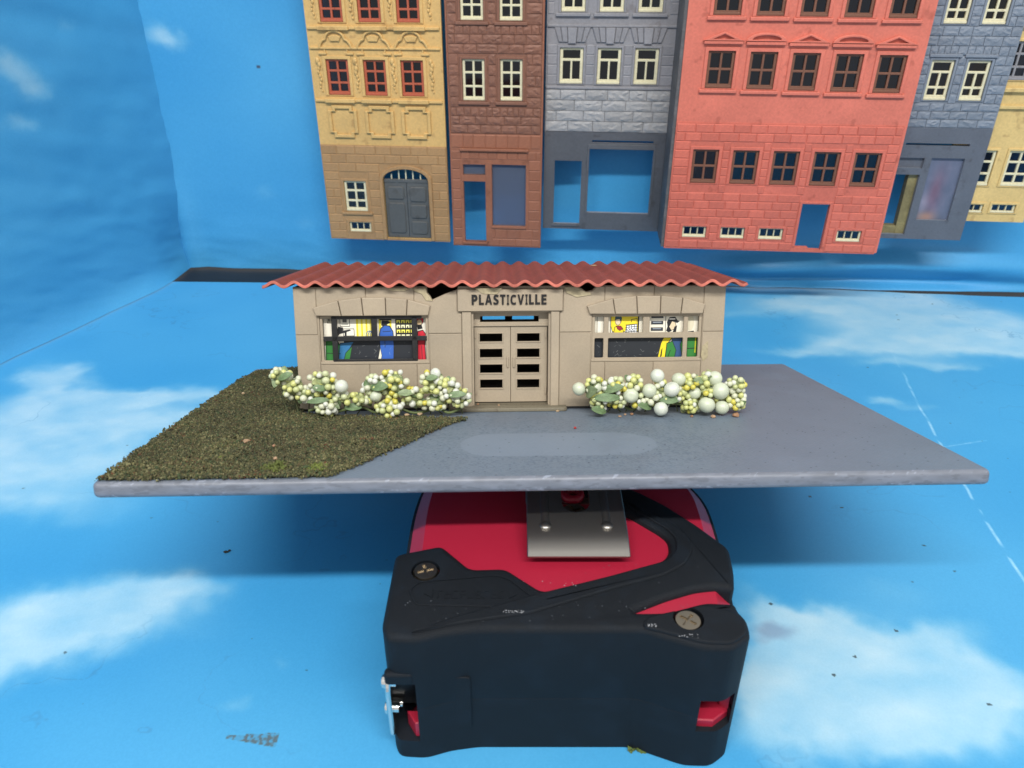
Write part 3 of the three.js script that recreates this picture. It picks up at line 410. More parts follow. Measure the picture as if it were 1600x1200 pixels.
// ---------------------------------------------------------------- turf glued to the left part of the board
const turfPoly = [[-101.8, 62.6], [-50.5, 62.6], [-45.5, 55.5], [-40, 46], [-34.6, 37], [-29.5, 27.5], [-25.2, 20.2], [-19.5, 14.6], [-30, 13], [-40, 11.6], [-56, 10.4], [-60, 9], [-69, 7], [-69.5, 2], [-71.5, 1], [-71.5, -60], [-80, -61], [-94, -61], [-100, -56], [-101.9, -40]];
const inPoly = (x, z, P) => { let c = false; for (let i = 0, j = P.length - 1; i < P.length; j = i++) { const [a, b] = P[i], [d, e] = P[j]; if ((b > z) !== (e > z) && x < (d - a) * (z - b) / (e - b) + a) c = !c; } return c; };
{
  const t = thing('turf', 'dark olive flock turf covering the left part of the board', 'turf'); t.userData.kind = 'stuff'; onBoard(t);
  obj('turf_base', plan(turfPoly.map(([x, z]) => [lerp(-72, x, .985), lerp(5, z, .985)]), 0.02, 0.45), mat(rgb(62, 62, 38), .95, { mm: 6, bump: .0004 }), t);
  const crumb = new THREE.IcosahedronGeometry(1, 0); { const p = crumb.attributes.position, m = {}; for (let i = 0; i < p.count; i++) { const k = [p.getX(i), p.getY(i), p.getZ(i)].map((v) => v.toFixed(3)).join(); m[k] ??= rr(.55, 1.3); p.setXYZ(i, p.getX(i) * m[k], p.getY(i) * m[k], p.getZ(i) * m[k]); } crumb.computeVertexNormals(); }
  const n = 62000, im = new THREE.InstancedMesh(crumb, new THREE.MeshStandardMaterial({ roughness: .95 }), n), d = new THREE.Object3D(), col = new THREE.Color(); im.name = 'turf_crumbs'; im.castShadow = im.receiveShadow = true;
  const pal = [[72, 70, 42], [64, 66, 40], [82, 78, 48], [54, 56, 36], [92, 88, 56], [74, 64, 42], [58, 70, 42], [108, 104, 72]];
  for (let i = 0; i < n; i++) {
    let x, z; do { x = rr(-102.6, -19); z = rr(-62, 63.2); } while (!inPoly(x + rr(-.7, .7), z + rr(-.7, .7), turfPoly));
    const tuft = Math.exp(-(Math.pow((x + 63.5) / 3.2, 2) + Math.pow((z - 57) / 3.4, 2))) + .8 * Math.exp(-(Math.pow((x + 54) / 2.6, 2) + Math.pow((z - 58) / 3, 2))) + .35 * Math.exp(-(Math.pow((x + 79) / 1.6, 2) + Math.pow((z - 50) / 2, 2)));
    const hgt = .35 + .85 * fbm(x / 3, z / 3, 3, 6) + tuft * 1.5 * rnd(), s = rr(.16, .36) * (1 + .3 * tuft);
    d.position.set(x, hgt * Math.sqrt(rnd()) + .12, z); d.rotation.set(rr(0, 6), rr(0, 6), rr(0, 6)); d.scale.set(s * rr(.6, 1.9), s * rr(.6, 1.2), s * rr(.6, 1.4)); d.updateMatrix(); im.setMatrixAt(i, d.matrix);
    const patch = fbm(x / 9, z / 9, 3, 31), rust = .14 * sstep(.68, .8, fbm(x / 5, z / 5, 3, 47)); let c = pal[Math.floor(rnd() * pal.length)];
    const k = .82 + .36 * patch, c2 = tuft > .3 && rnd() < tuft ? [86, 94, 42] : rust > rnd() ? [92, 58, 38] : c; col.setRGB(c2[0] / 255 * k, c2[1] / 255 * k, c2[2] / 255 * k, THREE.SRGBColorSpace); im.setColorAt(i, col);
  }
  t.add(im);
}

// ---------------------------------------------------------------- the toy building
const font = await new FontLoader().loadAsync('fonts/droid/droid_sans_bold.typeface.json');
{
  const F = 2.5, stone = mat(rgb(170, 156, 135), .6, { tex: stoneTex, mm: 32, bump: .00004, bmm: 5 }), stones = [.95, 1, 1.04].map((q) => { const m = stone.clone(); m.color.multiplyScalar(q); return m; });
  const dark = mat(rgb(34, 33, 34), .45, { mm: 12 }), inner = mat(rgb(120, 104, 88), .8);
  const t = thing('station_building', 'tan toy building with red corrugated roof on the grey board', 'toy building'); onBoard(t, -6.6, 0, -27);
  const bx = -6.6, bz = -27, off = (o) => { o.position.x -= bx; o.position.z -= bz; return o; };
  const part = (name, list, m, par = t, k) => { const o = obj(name, list, m, par, k); return par === t ? off(o) : o; };
  const w1 = [-63.4, -31.3, 14.5, 28.9], w2 = [17.4, 50.6, 14.6, 28.9], dr = [-18.6, 5.0, 1.2, 29.9];
  const topEdge = [[57.2, 37.3], [18.6, 37.3], [17.4, 36.0], [15.4, 35.6], [13.6, 36.8], [13.2, 37.3], [-22.4, 37.3], [-22.6, 36.4], [-26, 35.2], [-30, 33.4], [-30.6, 34.6], [-31.4, 35.6], [-31.6, 37.3], [-70.5, 37.3]];
  part('front_wall', slab([[-70.5, 0], [57.2, 0], ...topEdge], F - 1.7, F - .3, 0, [w1, w2, dr].map((h) => rect(...h))), stone);
  const solid = (o) => [-70.5, 57.2, 0, 37.3];
  part('side_wall', slab(rect(-60, .6, 0, 37.3), -.8, .8, .05).rotateY(Math.PI / 2).translate(-69.65, 0, -57.6 - 0), stone).rotation.set(0, 0, 0);
  t.children.at(-1).geometry.translate(0, 0, 0);
  part('side_wall', box(55.5, 57.1, 0, 37.3, -57.5, F - 1.75), stone); 
  t.children[t.children.length - 2].geometry.dispose(); t.children[t.children.length - 2].geometry = mmUV(box(-70.4, -68.8, 0, 37.3, -57.5, F - 1.75));
  part('back_wall', slab(rect(-70.4, 57.1, 0, 37.3), -59.2, -57.6, 0, [rect(-15.4, -7, 18.9, 26.5), rect(-4.3, 3.9, 18.9, 26.5)]), inner);
  // face blocks with open joints
  const blk = (pts, z = F) => part('wall_block', slab(pts, F - .32, z + rr(-.02, .04), .11), stones[Math.floor(rnd() * 3)]);
  const g = .07, R = (a, b, c, d) => rect(a + g, b - g, c + g, d - g);
  for (const [a, b, c, d] of [[-70.5, -63.9, 23.3, 37.2], [-63.9, -49.4, 29.2, 37.2], [-49.4, -35.4, 29.2, 37.2], [-70.5, -63.6, 0, 23.3], [-63.6, -49.1, 0, 14.3], [-49.1, -35, 0, 14.3], [-35, -31.1, 0, 14.3], [-31.1, -21.4, 0, 23.3], [7.6, 17.1, 0, 23.4], [17.1, 21.5, 0, 14.4], [21.5, 36.2, 0, 14.4], [36.2, 50.7, 0, 14.4], [50.7, 57.2, 0, 23.4], [50.7, 57.2, 23.4, 37.2], [21, 35.7, 29.2, 37.2], [35.7, 50.6, 29.2, 37.2]]) blk(R(a, b, c, d));
  blk([[-35.2, 29.2], [-31.3, 29.2], [-31.3, 23.5], [-21.5, 23.5], [-21.5, 29.9], [-22.7, 30], [-22.7, 36.2], [-26, 35], [-30, 33.2], [-30.8, 34.5], [-31.7, 35.6], [-31.8, 37.1], [-35.2, 37.1]]);
  blk([[8.6, 29.8], [7.7, 29.6], [7.7, 23.6], [17.2, 23.6], [17.2, 29.1], [20.9, 29.1], [20.9, 37.1], [18.7, 37.1], [17.4, 35.8], [15.4, 35.4], [13.5, 36.6], [13.1, 37.1], [8.7, 37.1]]);
  { // pale broken plastic and glue round the two gaps
    const raw = mat(rgb(212, 196, 158), .5); const frag = (pts, z) => part('broken_edge', slab(pts, F - .3, F + z, .1), raw);
    frag([[-35.6, 36.9], [-35.2, 36], [-33, 35.2], [-31.8, 33.2], [-29.8, 33.1], [-30.6, 34.4], [-31.5, 35.5], [-31.7, 36.9]], .3); frag([[-43, 37], [-42, 36.1], [-38, 36], [-36.6, 36.6], [-37, 37]], .25); frag([[8.8, 37], [9.6, 35.2], [12.6, 33.9], [17, 34.6], [16.6, 35.3], [15.4, 35.4], [13.5, 36.5], [12.6, 37]], .28); frag([[-17.5, 36.9], [-15.2, 35.2], [-11, 35], [-10.2, 36], [-9.4, 36.9]], 1.25); frag([[50.9, 19], [52.6, 20.5], [52.8, 15.6], [51.4, 14.2], [50.6, 16]], .16); }
  for (const [dx, k] of [[0, 1], [81, 1.03]]) {   // flat arch over each window, five stones
    const T = [[-64.9, 31.4], [-57.4, 33.5], [-50.6, 34.3], [-43.6, 34.3], [-37.2, 33.7], [-30.5, 31.8]], B = [[-64.1, 29.05], [-56.6, 28.95], [-50.2, 28.95], [-43.6, 28.95], [-37.6, 28.95], [-31.2, 28.95]], q = ([x, y], s) => [(x + 47.7) * k - 47.7 + dx + s * .1, y];
    for (let i = 0; i < 5; i++) part('arch_stone', slab([q(B[i], 1), q(B[i + 1], -1), q(T[i + 1], -1), q(T[i], 1)], F - .1, F + 1.05 + rr(-.06, .06), .28, [], 2), stones[i % 3]); }
  // windows
  const win = (w, cols, mid, hb, black) => {
    const [a, b, c, d] = w, e = .9, [v1, v1b, m1, m1b, v2, v2b] = cols, [h0, h1] = hb;
    const lights = [[a + e, v1, h1, d - e], [v1b, m1, h1, d - e], [m1b, v2, h1, d - e], [v2b, b - e, h1, d - e], [a + e, v1, c + e, h0], [v1b, v2, c + e, h0], [v2b, b - e, c + e, h0]];
    const f = part('window', slab(rect(a + .03, b - .03, c + .03, d - .03), F - 1.4, F - .55, .12, lights.map((l) => roundPts(rect(...l), .35, 2))), stone);
    obj('window_ledge', rbox(a - .1, b + .1, c - .15, c + .62, F - .9, F + .12, .15), stone, f);
    if (black) { const z = F - .56, bar = (x0, x1, y0, y1) => obj('painted_bar', rbox(x0, x1, y0, y1, z - .3, z + .3, .12), dark, f); bar(v1 - .1, v1b + .15, c + .9, d - .3); bar(v2 - .1, v2b + .1, c + .9, d - .3); bar(m1 - .05, m1b + .05, h1 - .2, d - .4); bar(a + .9, b - .6, h0 - .1, h1 + .12); bar(v1, b - 2, d - 1.1, d - .15); bar(v1, v2b, c + .55, c + 1.35); }
    
    return f; };
  win(w1, [-59.8, -58.4, -48.2, -46.6, -36.2, -34.8], 0, [21.4, 22.6], true);
  win(w2, [21.0, 22.4, 32.8, 34.8, 45.1, 46.4], 0, [21.5, 23.1], false);
  // printed cards seen behind the windows
  const card = (draw, x0, x1, label) => { const cv = document.createElement('canvas'); cv.width = 800; cv.height = 400; const c = cv.getContext('2d'); draw(c); const tx = new THREE.CanvasTexture(cv); tx.colorSpace = THREE.SRGBColorSpace; tx.magFilter = THREE.LinearFilter;
    const p = new THREE.BoxGeometry(x1 - x0, 17, .25); const o = new THREE.Mesh(p, [0, 1, 2, 3].map(() => plain(rgb(220, 214, 200))).concat([new THREE.MeshStandardMaterial({ map: tx, roughness: .6 }), plain(rgb(200, 190, 170))])); o.name = 'printed_card'; o.userData.label = label; o.position.set((x0 + x1) / 2 - bx, 21.6, F - 2.5 - bz); o.castShadow = o.receiveShadow = true; t.add(o); };
  const S = (c, f, w, pts, close = true) => { c.beginPath(); pts.forEach(([x, y], i) => i ? c.lineTo(x, y) : c.moveTo(x, y)); if (close) c.closePath(); if (f) { c.fillStyle = f; c.fill(); } if (w) { c.strokeStyle = '#17181c'; c.lineWidth = w; c.stroke(); } };
  const Rr = (c, f, x, y, w, h, lw = 0) => { c.fillStyle = f; c.fillRect(x, y, w, h); if (lw) { c.strokeStyle = '#17181c'; c.lineWidth = lw; c.strokeRect(x, y, w, h); } };
  const El = (c, f, x, y, a, b, lw = 0) => { c.beginPath(); c.ellipse(x, y, a, b, 0, 0, 7); c.fillStyle = f; c.fill(); if (lw) { c.strokeStyle = '#17181c'; c.lineWidth = lw; c.stroke(); } };
  const scuffs = (c, x0, y0, x1, y1, n) => { c.strokeStyle = 'rgba(190,190,180,.55)'; for (let i = 0; i < n; i++) { c.lineWidth = rr(1, 3); const x = rr(x0, x1), y = rr(y0, y1); c.beginPath(); c.moveTo(x, y); c.lineTo(x + rr(-26, 26), y + rr(-22, 22)); c.stroke(); } };
  card((c) => {
    Rr(c, '#e8e2d2', 0, 0, 800, 400); Rr(c, '#20242b', 150, 205, 560, 195);
    Rr(c, '#d9d3bf', 30, 40, 46, 46, 4); Rr(c, '#20242b', 38, 56, 12, 20); Rr(c, '#20242b', 56, 56, 12, 20);
    Rr(c, '#e9e5d6', 128, 26, 74, 84, 4); Rr(c, '#5a5c58', 150, 52, 28, 28, 3); Rr(c, '#20242b', 138, 92, 54, 5); Rr(c, '#20242b', 140, 34, 50, 4);
    Rr(c, '#e9e5d6', 150, 128, 84, 50, 4); S(c, '#1b1c20', 0, [[96, 150], [112, 112], [150, 118], [146, 140], [200, 132], [210, 140], [176, 150], [172, 200], [160, 200], [160, 156], [120, 164], [90, 200], [40, 220]]);
    for (let i = 0; i < 9; i++) Rr(c, i % 2 ? '#f4ef9a' : '#e3d22e', 252 + i * 18, 28, 16, 170); Rr(c, '#8b7f1e', 246, 22, 172, 6);
    for (let i = 0; i < 5; i++) Rr(c, i % 2 ? '#f4ef9a' : '#e3d22e', 428 + i * 20, 28, 18, 170);
    for (let q = 0; q < 3; q++) { c.strokeStyle = '#3a5ea8'; c.lineWidth = 5; c.beginPath(); c.ellipse(352 + q * 16, 178, 26, 34, 0, 0, 7); c.stroke(); }
    El(c, '#d8c39c', 478, 72, 24, 32, 4); S(c, '#17181c', 0, [[436, 56], [452, 30], [500, 26], [524, 58], [530, 70], [432, 68]]); S(c, '#17181c', 0, [[452, 70], [500, 72], [520, 86], [492, 98], [470, 118], [446, 104]]);
    S(c, '#2f5fb4', 6, [[440, 128], [470, 104], [512, 110], [536, 150], [540, 240], [532, 400], [440, 400], [430, 260], [428, 170]]); S(c, null, 4, [[470, 200], [470, 262]], false); S(c, null, 4, [[456, 150], [520, 146]], false); S(c, '#e6dfca', 3, [[432, 262], [408, 360], [398, 400], [424, 400], [442, 320]]);
    Rr(c, '#1a1c1e', 556, 26, 150, 176); for (let a = 0; a < 4; a++) for (let b = 0; b < 5; b++) { Rr(c, b % 2 ? '#efe75a' : '#f1eec2', 566 + a * 36, 34 + b * 34, 28, 22); Rr(c, '#1a1c1e', 574 + a * 36, 44 + b * 34, 10, 12); }
    El(c, '#c92a3a', 748, 66, 28, 38, 3); El(c, '#d9bd94', 744, 86, 20, 22, 3); S(c, '#111317', 0, [[722, 16], [766, 20], [768, 44], [724, 42]]); S(c, '#111317', 0, [[724, 104], [760, 100], [768, 130], [730, 136]]);
    S(c, '#cf2438', 5, [[728, 150], [768, 140], [792, 170], [782, 240], [790, 400], [722, 400], [726, 260]]); S(c, null, 4, [[756, 250], [760, 400]], false); Rr(c, '#17181c', 790, 200, 10, 200);
    S(c, '#2f7a33', 5, [[10, 206], [96, 206], [150, 300], [130, 400], [4, 400]]); S(c, '#2c6fa0', 4, [[120, 230], [230, 218], [170, 300], [120, 400], [96, 400]]); S(c, '#2f7a33', 4, [[160, 300], [214, 250], [178, 400], [130, 400]]); S(c, null, 5, [[14, 300], [120, 304]], false);
    scuffs(c, 220, 230, 720, 380, 26); scuffs(c, 10, 20, 790, 200, 8);
  }, -62.6, -32.0, 'printed card of a shop scene, man in blue and woman in red');
  card((c) => {
    Rr(c, '#e6dfcc', 0, 0, 800, 400); Rr(c, '#1f2329', 0, 190, 560, 210); Rr(c, '#efe9d8', 24, 40, 60, 150, 3); Rr(c, '#d9d22c', 24, 10, 70, 22, 3);
    Rr(c, '#ecd42a', 128, 24, 210, 140, 5); Rr(c, '#8a7d20', 128, 20, 210, 30); S(c, '#f2efe4', 4, [[128, 120], [150, 190], [128, 196]]);
    El(c, '#dcc6a0', 184, 86, 22, 30, 3); S(c, '#31505c', 3, [[160, 78], [166, 46], [196, 40], [212, 66], [206, 96], [196, 70], [172, 74]]); S(c, '#ecd42a', 4, [[150, 190], [160, 130], [190, 122], [224, 150], [232, 190]]); S(c, '#8f2030', 3, [[170, 122], [206, 122], [224, 142], [200, 156], [180, 144]]);
    S(c, '#eef0f2', 3, [[250, 120], [330, 110], [330, 190], [236, 190]]); for (let i = 0; i < 5; i++) { S(c, null, 4, [[242, 116 + i * 17], [340, 108 + i * 17]], false); S(c, null, 4, [[250 + i * 20, 112], [250 + i * 20, 190]], false); } for (let i = 0; i < 3; i++) El(c, '#eef0f2', 264 + i * 22, 150, 8, 8, 3); S(c, null, 4, [[286, 96], [286, 76], [330, 70], [330, 100]], false);
    Rr(c, '#17181c', 338, 20, 8, 176); for (let i = 0; i < 4; i++) Rr(c, '#2a3038', 440, 44 + i * 46, 90, 22, 3), Rr(c, '#8d949c', 452, 48 + i * 46, 66, 7); Rr(c, '#17181c', 548, 20, 4, 170);
    El(c, '#d9c6a4', 600, 120, 30, 34, 3); S(c, '#17181c', 0, [[560, 96], [580, 62], [622, 58], [640, 84], [660, 90], [640, 104], [600, 92], [580, 130], [600, 160], [576, 170], [556, 160], [566, 128]]); Rr(c, '#e8e4da', 578, 70, 46, 9); S(c, '#17181c', 0, [[620, 130], [640, 120], [632, 180], [604, 184]]);
    S(c, '#e9d326', 5, [[548, 190], [586, 170], [620, 190], [566, 260], [552, 400], [488, 400], [520, 250]]); S(c, '#16171a', 0, [[524, 300], [534, 282], [530, 340], [516, 360]]);
    S(c, '#2f7a33', 5, [[566, 250], [660, 214], [800, 200], [800, 400], [556, 400]]); S(c, '#2f4f7a', 4, [[600, 214], [690, 212], [670, 260], [700, 400], [620, 400], [640, 300]]); S(c, null, 6, [[720, 200], [724, 400]], false); S(c, null, 6, [[700, 290], [800, 286]], false); S(c, null, 5, [[596, 300], [560, 400]], false); Rr(c, '#d9d22c', 784, 200, 8, 120); El(c, '#d8cfb4', 740, 100, 30, 60, 0); S(c, '#17181c', 0, [[716, 168], [770, 160], [776, 186], [720, 190]]);
    scuffs(c, 20, 210, 540, 390, 34); scuffs(c, 10, 20, 790, 200, 8);
  }, 18.3, 49.9, 'printed card of a counter scene with a figure in yellow');
  // doorway
  const dz = -0.5, L = (x0, x1, list) => { const d = part('door', slab(rect(x0, x1, 1.5, 25.2), dz - 1, dz, .12, list.map((l) => rect(...l))), stone); return d; };
  const rows = [[20.3, 22.8], [15.4, 18.1], [10.6, 13.3], [5.9, 8.6]];
  const dl = L(-17.9, -6.95, rows.map(([a, b]) => [-16.2, -9.4, a, b])), dR = L(-6.85, 4.2, rows.map(([a, b]) => [-4.9, 1.9, a, b]));
  rows.forEach(([a, b]) => { for (const [d, x0, x1] of [[dl, -16.2, -9.4], [dR, -4.9, 1.9]]) obj('window_rim', slab(rect(x0 - .35, x1 + .35, a - .35, b + .35), dz - .1, dz + .22, .08, [rect(x0, x1, a, b)]), stone, d); });
  obj('door_handle', rbox(-8.1, -7.5, 12.4, 15.6, dz - .1, dz + .6, .2), stone, dl); obj('door_handle', rbox(-6.2, -5.6, 12.4, 15.6, dz - .1, dz + .6, .2), stone, dR);
  for (const [d, x] of [[dl, -17.6], [dR, 3.7]]) for (const y of [4, 21.4]) obj('hinge', rbox(x - .25, x + .35, y, y + 2.2, dz - .1, dz + .4, .1), stone, d);
  part('transom', slab(rect(-18.4, 4.8, 25.3, 29.95), dz - .9, dz + .25, .12, [rect(-16, 1.6, 26.3, 28.1)]), stone); part('transom_rail', rbox(-18.3, 4.7, 25.1, 25.6, dz, dz + .6, .12), stone);
  part('door_reveal', [box(-18.6, -18, 1.2, 29.9, dz - 1.1, F - .35), box(4.4, 5, 1.2, 29.9, dz - 1.1, F - .35), box(-18.2, 4.6, 29.5, 29.95, dz + .3, F - .35)], stone);
  for (const [a, b] of [[-21.35, -18.65], [5.05, 7.55]]) part('pilaster', slab(rect(a, b, 0, 29.9), F - .3, F + .55, .15), stones[2]);
  const sign = part('sign_board', slab(roundPts(rect(-22.6, 8.5, 30, 36.5), .3, 2), F - .2, F + 1.05, .22), stones[1]);
  const ink = mat(rgb(30, 27, 30), .5, { tex: dataTex(128, 128, (i, j) => { const v = sstep(.56, .68, fbm(i / 9, j / 9, 4, 12, 14)), c = 150 + 40 * (fbm(i / 4, j / 4, 2, 3, 32) - .5); return [lerp(c, 255, v), lerp(c, 235, v), lerp(c, 225, v)]; }, true, true), mm: 7, bump: 0 });
  let lx = -18.5; const word = 'PLASTICVILLE', ws = { I: .95, L: 1.62, P: 1.9, A: 2.15, S: 1.75, T: 1.75, C: 1.85, V: 2.05, E: 1.7 }, tot = [...word].reduce((s, ch) => s + ws[ch], 0);
  for (const ch of word) { const tg = new TextGeometry(ch, { font, size: 3.05, depth: .38, curveSegments: 4, bevelEnabled: true, bevelSize: .05, bevelThickness: .05, bevelSegments: 1 }); tg.computeBoundingBox(); const bb = tg.boundingBox, w = ws[ch] * 22.4 / tot; tg.translate(-bb.min.x, -bb.min.y, 0).scale((w - .42) / (bb.max.x - bb.min.x), 2.95 / (bb.max.y - bb.min.y), 1); const o = obj('letter', tg, ink, sign); o.position.set(lx + .1, 32.05 + rr(-.06, .06), F + 1.02); lx += w; }
  part('step', plan(roundPts([[-25.5, -1.6], [9.9, -1.6], [9.9, 6.0], [-25.5, 6.0]], 1.0, 3), 0.02, 1.2, .3, [], 2), mat(rgb(132, 124, 104), .65, { tex: dirtTex, mm: 30 }));
  part('base_shade_strip', box(-71, 57.7, 0.02, .7, -59.6, F + .2), dark);  // dark strip added to stand in for the shaded gap under the walls
  { // corrugated roof
    const x0 = -77.4, x1 = 63.2, per = 6.05, A = .7, th = .85, top = [], bot = [], n = 330, wv = (x) => A * Math.cos((x - x0 - 3.2) / per * 2 * Math.PI);
    for (let i = 0; i <= n; i++) { const x = lerp(x0, x1, i / n); const sl = -A * 2 * Math.PI / per * Math.sin((x - x0 - 3.2) / per * 2 * Math.PI), q = th / 2 / Math.hypot(1, sl); top.push([x - sl * q, wv(x) + q]); bot.unshift([x + sl * q, wv(x) - q]); }
    const G = slab([...top, ...bot], 0, 69.5, .12); const roofTex = dataTex(1024, 512, (i, j) => { const f = fbm(i / 3, j / 3, 2, 4, 341), b = fbm(i / 64, j / 32, 4, 8, 16), sp = vnoise(i / 2.2, j / 2.2, 99, 465) > .986 ? 1 : 0; const c = 200 + 40 * (f - .5) + 40 * (b - .5); return [c + sp * 40, c + sp * 70, c + sp * 60]; }, true, true);
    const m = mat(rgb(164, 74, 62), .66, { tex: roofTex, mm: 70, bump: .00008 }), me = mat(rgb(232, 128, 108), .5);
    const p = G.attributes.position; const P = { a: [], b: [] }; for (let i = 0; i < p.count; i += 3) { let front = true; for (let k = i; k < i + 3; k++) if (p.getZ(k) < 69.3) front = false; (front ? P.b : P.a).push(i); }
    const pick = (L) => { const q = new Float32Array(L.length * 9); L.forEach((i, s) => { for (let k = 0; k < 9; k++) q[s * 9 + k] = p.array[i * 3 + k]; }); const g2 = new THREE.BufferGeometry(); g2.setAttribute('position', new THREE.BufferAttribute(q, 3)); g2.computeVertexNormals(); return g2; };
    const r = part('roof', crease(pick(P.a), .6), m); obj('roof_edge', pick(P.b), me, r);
    r.rotation.set(-0.0, -0.018, 0); r.position.x += 0; r.position.y = 39.2; r.position.z += -63.4; r.rotation.x = 0.0125; }
}

// ---------------------------------------------------------------- the two berry hedges
const berryG = new THREE.SphereGeometry(1, 12, 9), bigG = new THREE.SphereGeometry(1, 24, 16);
{ const dimple = (g) => { const p = g.attributes.position; for (let i = 0; i < p.count; i++) { const y = p.getY(i), q = 1 - .1 * Math.exp(-Math.pow((1 - y) / .06, 2)) + .015 * Math.sin(p.getX(i) * 5) * Math.sin(p.getZ(i) * 4); p.setXYZ(i, p.getX(i) * q, y * q, p.getZ(i) * q); } g.computeVertexNormals(); }; dimple(bigG); }
const wax = (c) => new THREE.MeshPhysicalMaterial({ color: rgb(...c), roughness: .38, clearcoat: .15, clearcoatRoughness: .4, transmission: .1, thickness: 0 });
const berryM = [[206, 208, 180], [196, 202, 158], [212, 214, 200], [200, 202, 128], [186, 192, 134], [204, 194, 84]].map(wax), bigM = [wax([206, 210, 196]), wax([198, 204, 180])];
const leafM = [[150, 176, 126], [134, 164, 112], [166, 186, 136], [196, 204, 140]].map((c) => mat(rgb(...c), .55, { mm: 4, bump: 0, transmission: .18, thickness: 0, side: THREE.DoubleSide }));
function leafGeo(L, w, bend) { const P = [], nx = 8; for (let i = 0; i <= nx; i++) { const q = i / nx, ww = w * Math.pow(Math.sin(Math.PI * clamp(q * .94 + .04)), .7), x = L * (q - .5), y = bend * (1 - Math.pow(2 * q - 1, 2)); P.push([[x, y, 0, -ww], [x, y - .12 * w, 0, 0], [x, y, 0, ww]].map(([a, b, , z]) => [a, b, z])); }
  const out = []; const q4 = (a, b, c, d) => out.push(...a, ...b, ...c, ...a, ...c, ...d), th = .12; const dn = (p) => [p[0], p[1] - th, p[2]];
  for (let i = 0; i < nx; i++) for (let j = 0; j < 2; j++) { q4(P[i][j], P[i][j + 1], P[i + 1][j + 1], P[i + 1][j]); q4(dn(P[i][j]), dn(P[i + 1][j]), dn(P[i + 1][j + 1]), dn(P[i][j + 1])); }
  for (let i = 0; i < nx; i++) { q4(P[i][0], P[i + 1][0], dn(P[i + 1][0]), dn(P[i][0])); q4(P[i][2], dn(P[i][2]), dn(P[i + 1][2]), P[i + 1][2]); }
  const g = new THREE.BufferGeometry(); g.setAttribute('position', new THREE.Float32BufferAttribute(out, 3)); g.computeVertexNormals(); return g; }
function hedge(label, ox, clumps, bigs, leaves, yellow) {
  const t = thing('berry_hedge', label, 'hedge', 'artificial berry hedges in front of the building'); onBoard(t, ox, 0, 11);
  const spots = []; let count = 0;
  for (const [x, h, r] of bigs.map(([x, h, r]) => [x, h, r])) spots.push([x, h, 1.6, r]);
  for (const [cx, ch, rx, rh, n, zc] of clumps) {
    for (let k = 0, tries = 0; k < n && tries < 2600; tries++) { const a = rr(0, 6.283), b = Math.acos(rr(-1, 1)), q = Math.pow(rnd(), .22), x = cx + rx * q * Math.sin(b) * Math.cos(a), y = ch + rh * q * Math.sin(b) * Math.sin(a), z = (zc ?? 0) + 2.6 * q * Math.cos(b); if (z < (zc ?? 0) - 1.6 || y < .7) continue;
      const r = rr(.74, 1.04) * (rnd() < .12 ? 1.15 : 1); if (spots.some((s) => Math.hypot(s[0] - x, s[1] - y, s[2] - z) < (s[3] + r) * .74)) continue; spots.push([x, y, z, r]); k++; count++;
      const yl = yellow(x, y), m = rnd() < yl ? berryM[3 + Math.floor(rnd() * 3)] : berryM[Math.floor(rnd() * 3.6)];
      const o = new THREE.Mesh(berryG, m); o.name = 'berry'; o.position.set(x - ox, y, z); o.scale.set(r * rr(.94, 1.06), r * rr(.9, 1.1), r); o.rotation.set(rr(0, 6), rr(0, 6), 0); o.castShadow = o.receiveShadow = true; t.add(o); } }
  bigs.forEach(([x, h, r0, sq = 1, z = 1.6]) => { const r = r0 * .82; const o = new THREE.Mesh(bigG, bigM[Math.floor(rnd() * 2)]); o.name = 'large_berry'; o.position.set(x - ox, h, z); o.scale.set(r, r * sq, r); o.rotation.set(rr(-1.2, 1.2), rr(0, 6), rr(-1, 1)); o.castShadow = o.receiveShadow = true; t.add(o); });
  leaves.forEach(([x, h, z, L, w, rx, ry, rz]) => { const o = obj('leaf', leafGeo(L, w, L * .1), leafM[Math.floor(rnd() * 2.6)], t); o.position.set(x - ox, h, z); o.rotation.set(rx, ry, rz); });
  const xs = clumps.map((c) => c[0]).sort((a, b) => a - b).slice(2); obj('stem', tube(xs.map((x, i) => [x - ox, 2.2 + 1.2 * Math.sin(i * 2.1), -1.4 + .6 * Math.cos(i * 1.7)]), .4, 60, 6), plain(rgb(92, 104, 62), .7), t);
  const lime = [[186, 194, 132], [172, 186, 128]].map((c) => mat(rgb(...c), .6, { mm: 3, bump: .0001, bmm: 1.5 }));
  for (const [cx, ch, rx, rh, , zc] of clumps) { const cg = new THREE.IcosahedronGeometry(1, 3), cp = cg.attributes.position; for (let i = 0; i < cp.count; i++) { const q = .8 + .4 * vnoise(cp.getX(i) * 2.5 + cx, cp.getY(i) * 2.5 + cp.getZ(i) * 1.7, 4); cp.setXYZ(i, cp.getX(i) * q * rx * .72, cp.getY(i) * q * rh * .72, cp.getZ(i) * q * 1.5); } cg.computeVertexNormals(); const co = obj('clump_core', cg, lime[Math.floor(rnd() * 2)], t); co.position.set(cx - ox, ch, (zc ?? 0) - .4); obj('stem', tube([[cx - ox + rr(-2, 2), .3, -2.6], [cx - ox, Math.max(1.2, ch * .5), -1.8], [cx - ox + rr(-1, 1), ch, -.6]], .2, 12, 5), plain(rgb(84, 88, 58), .7), t); for (let i = 0; i < 7; i++) { const o = obj('leaf', leafGeo(rr(2.6, 4.6), rr(.8, 1.3), .5), leafM[Math.floor(rnd() * 4)], t); o.position.set(cx - ox + rr(-.6, .6) * rx, Math.max(1.4, ch + rr(-.7, .6) * rh), rr(-1.4, .4)); o.rotation.set(rr(.3, 1.6), rr(0, 6), rr(-1, 1)); } }
}
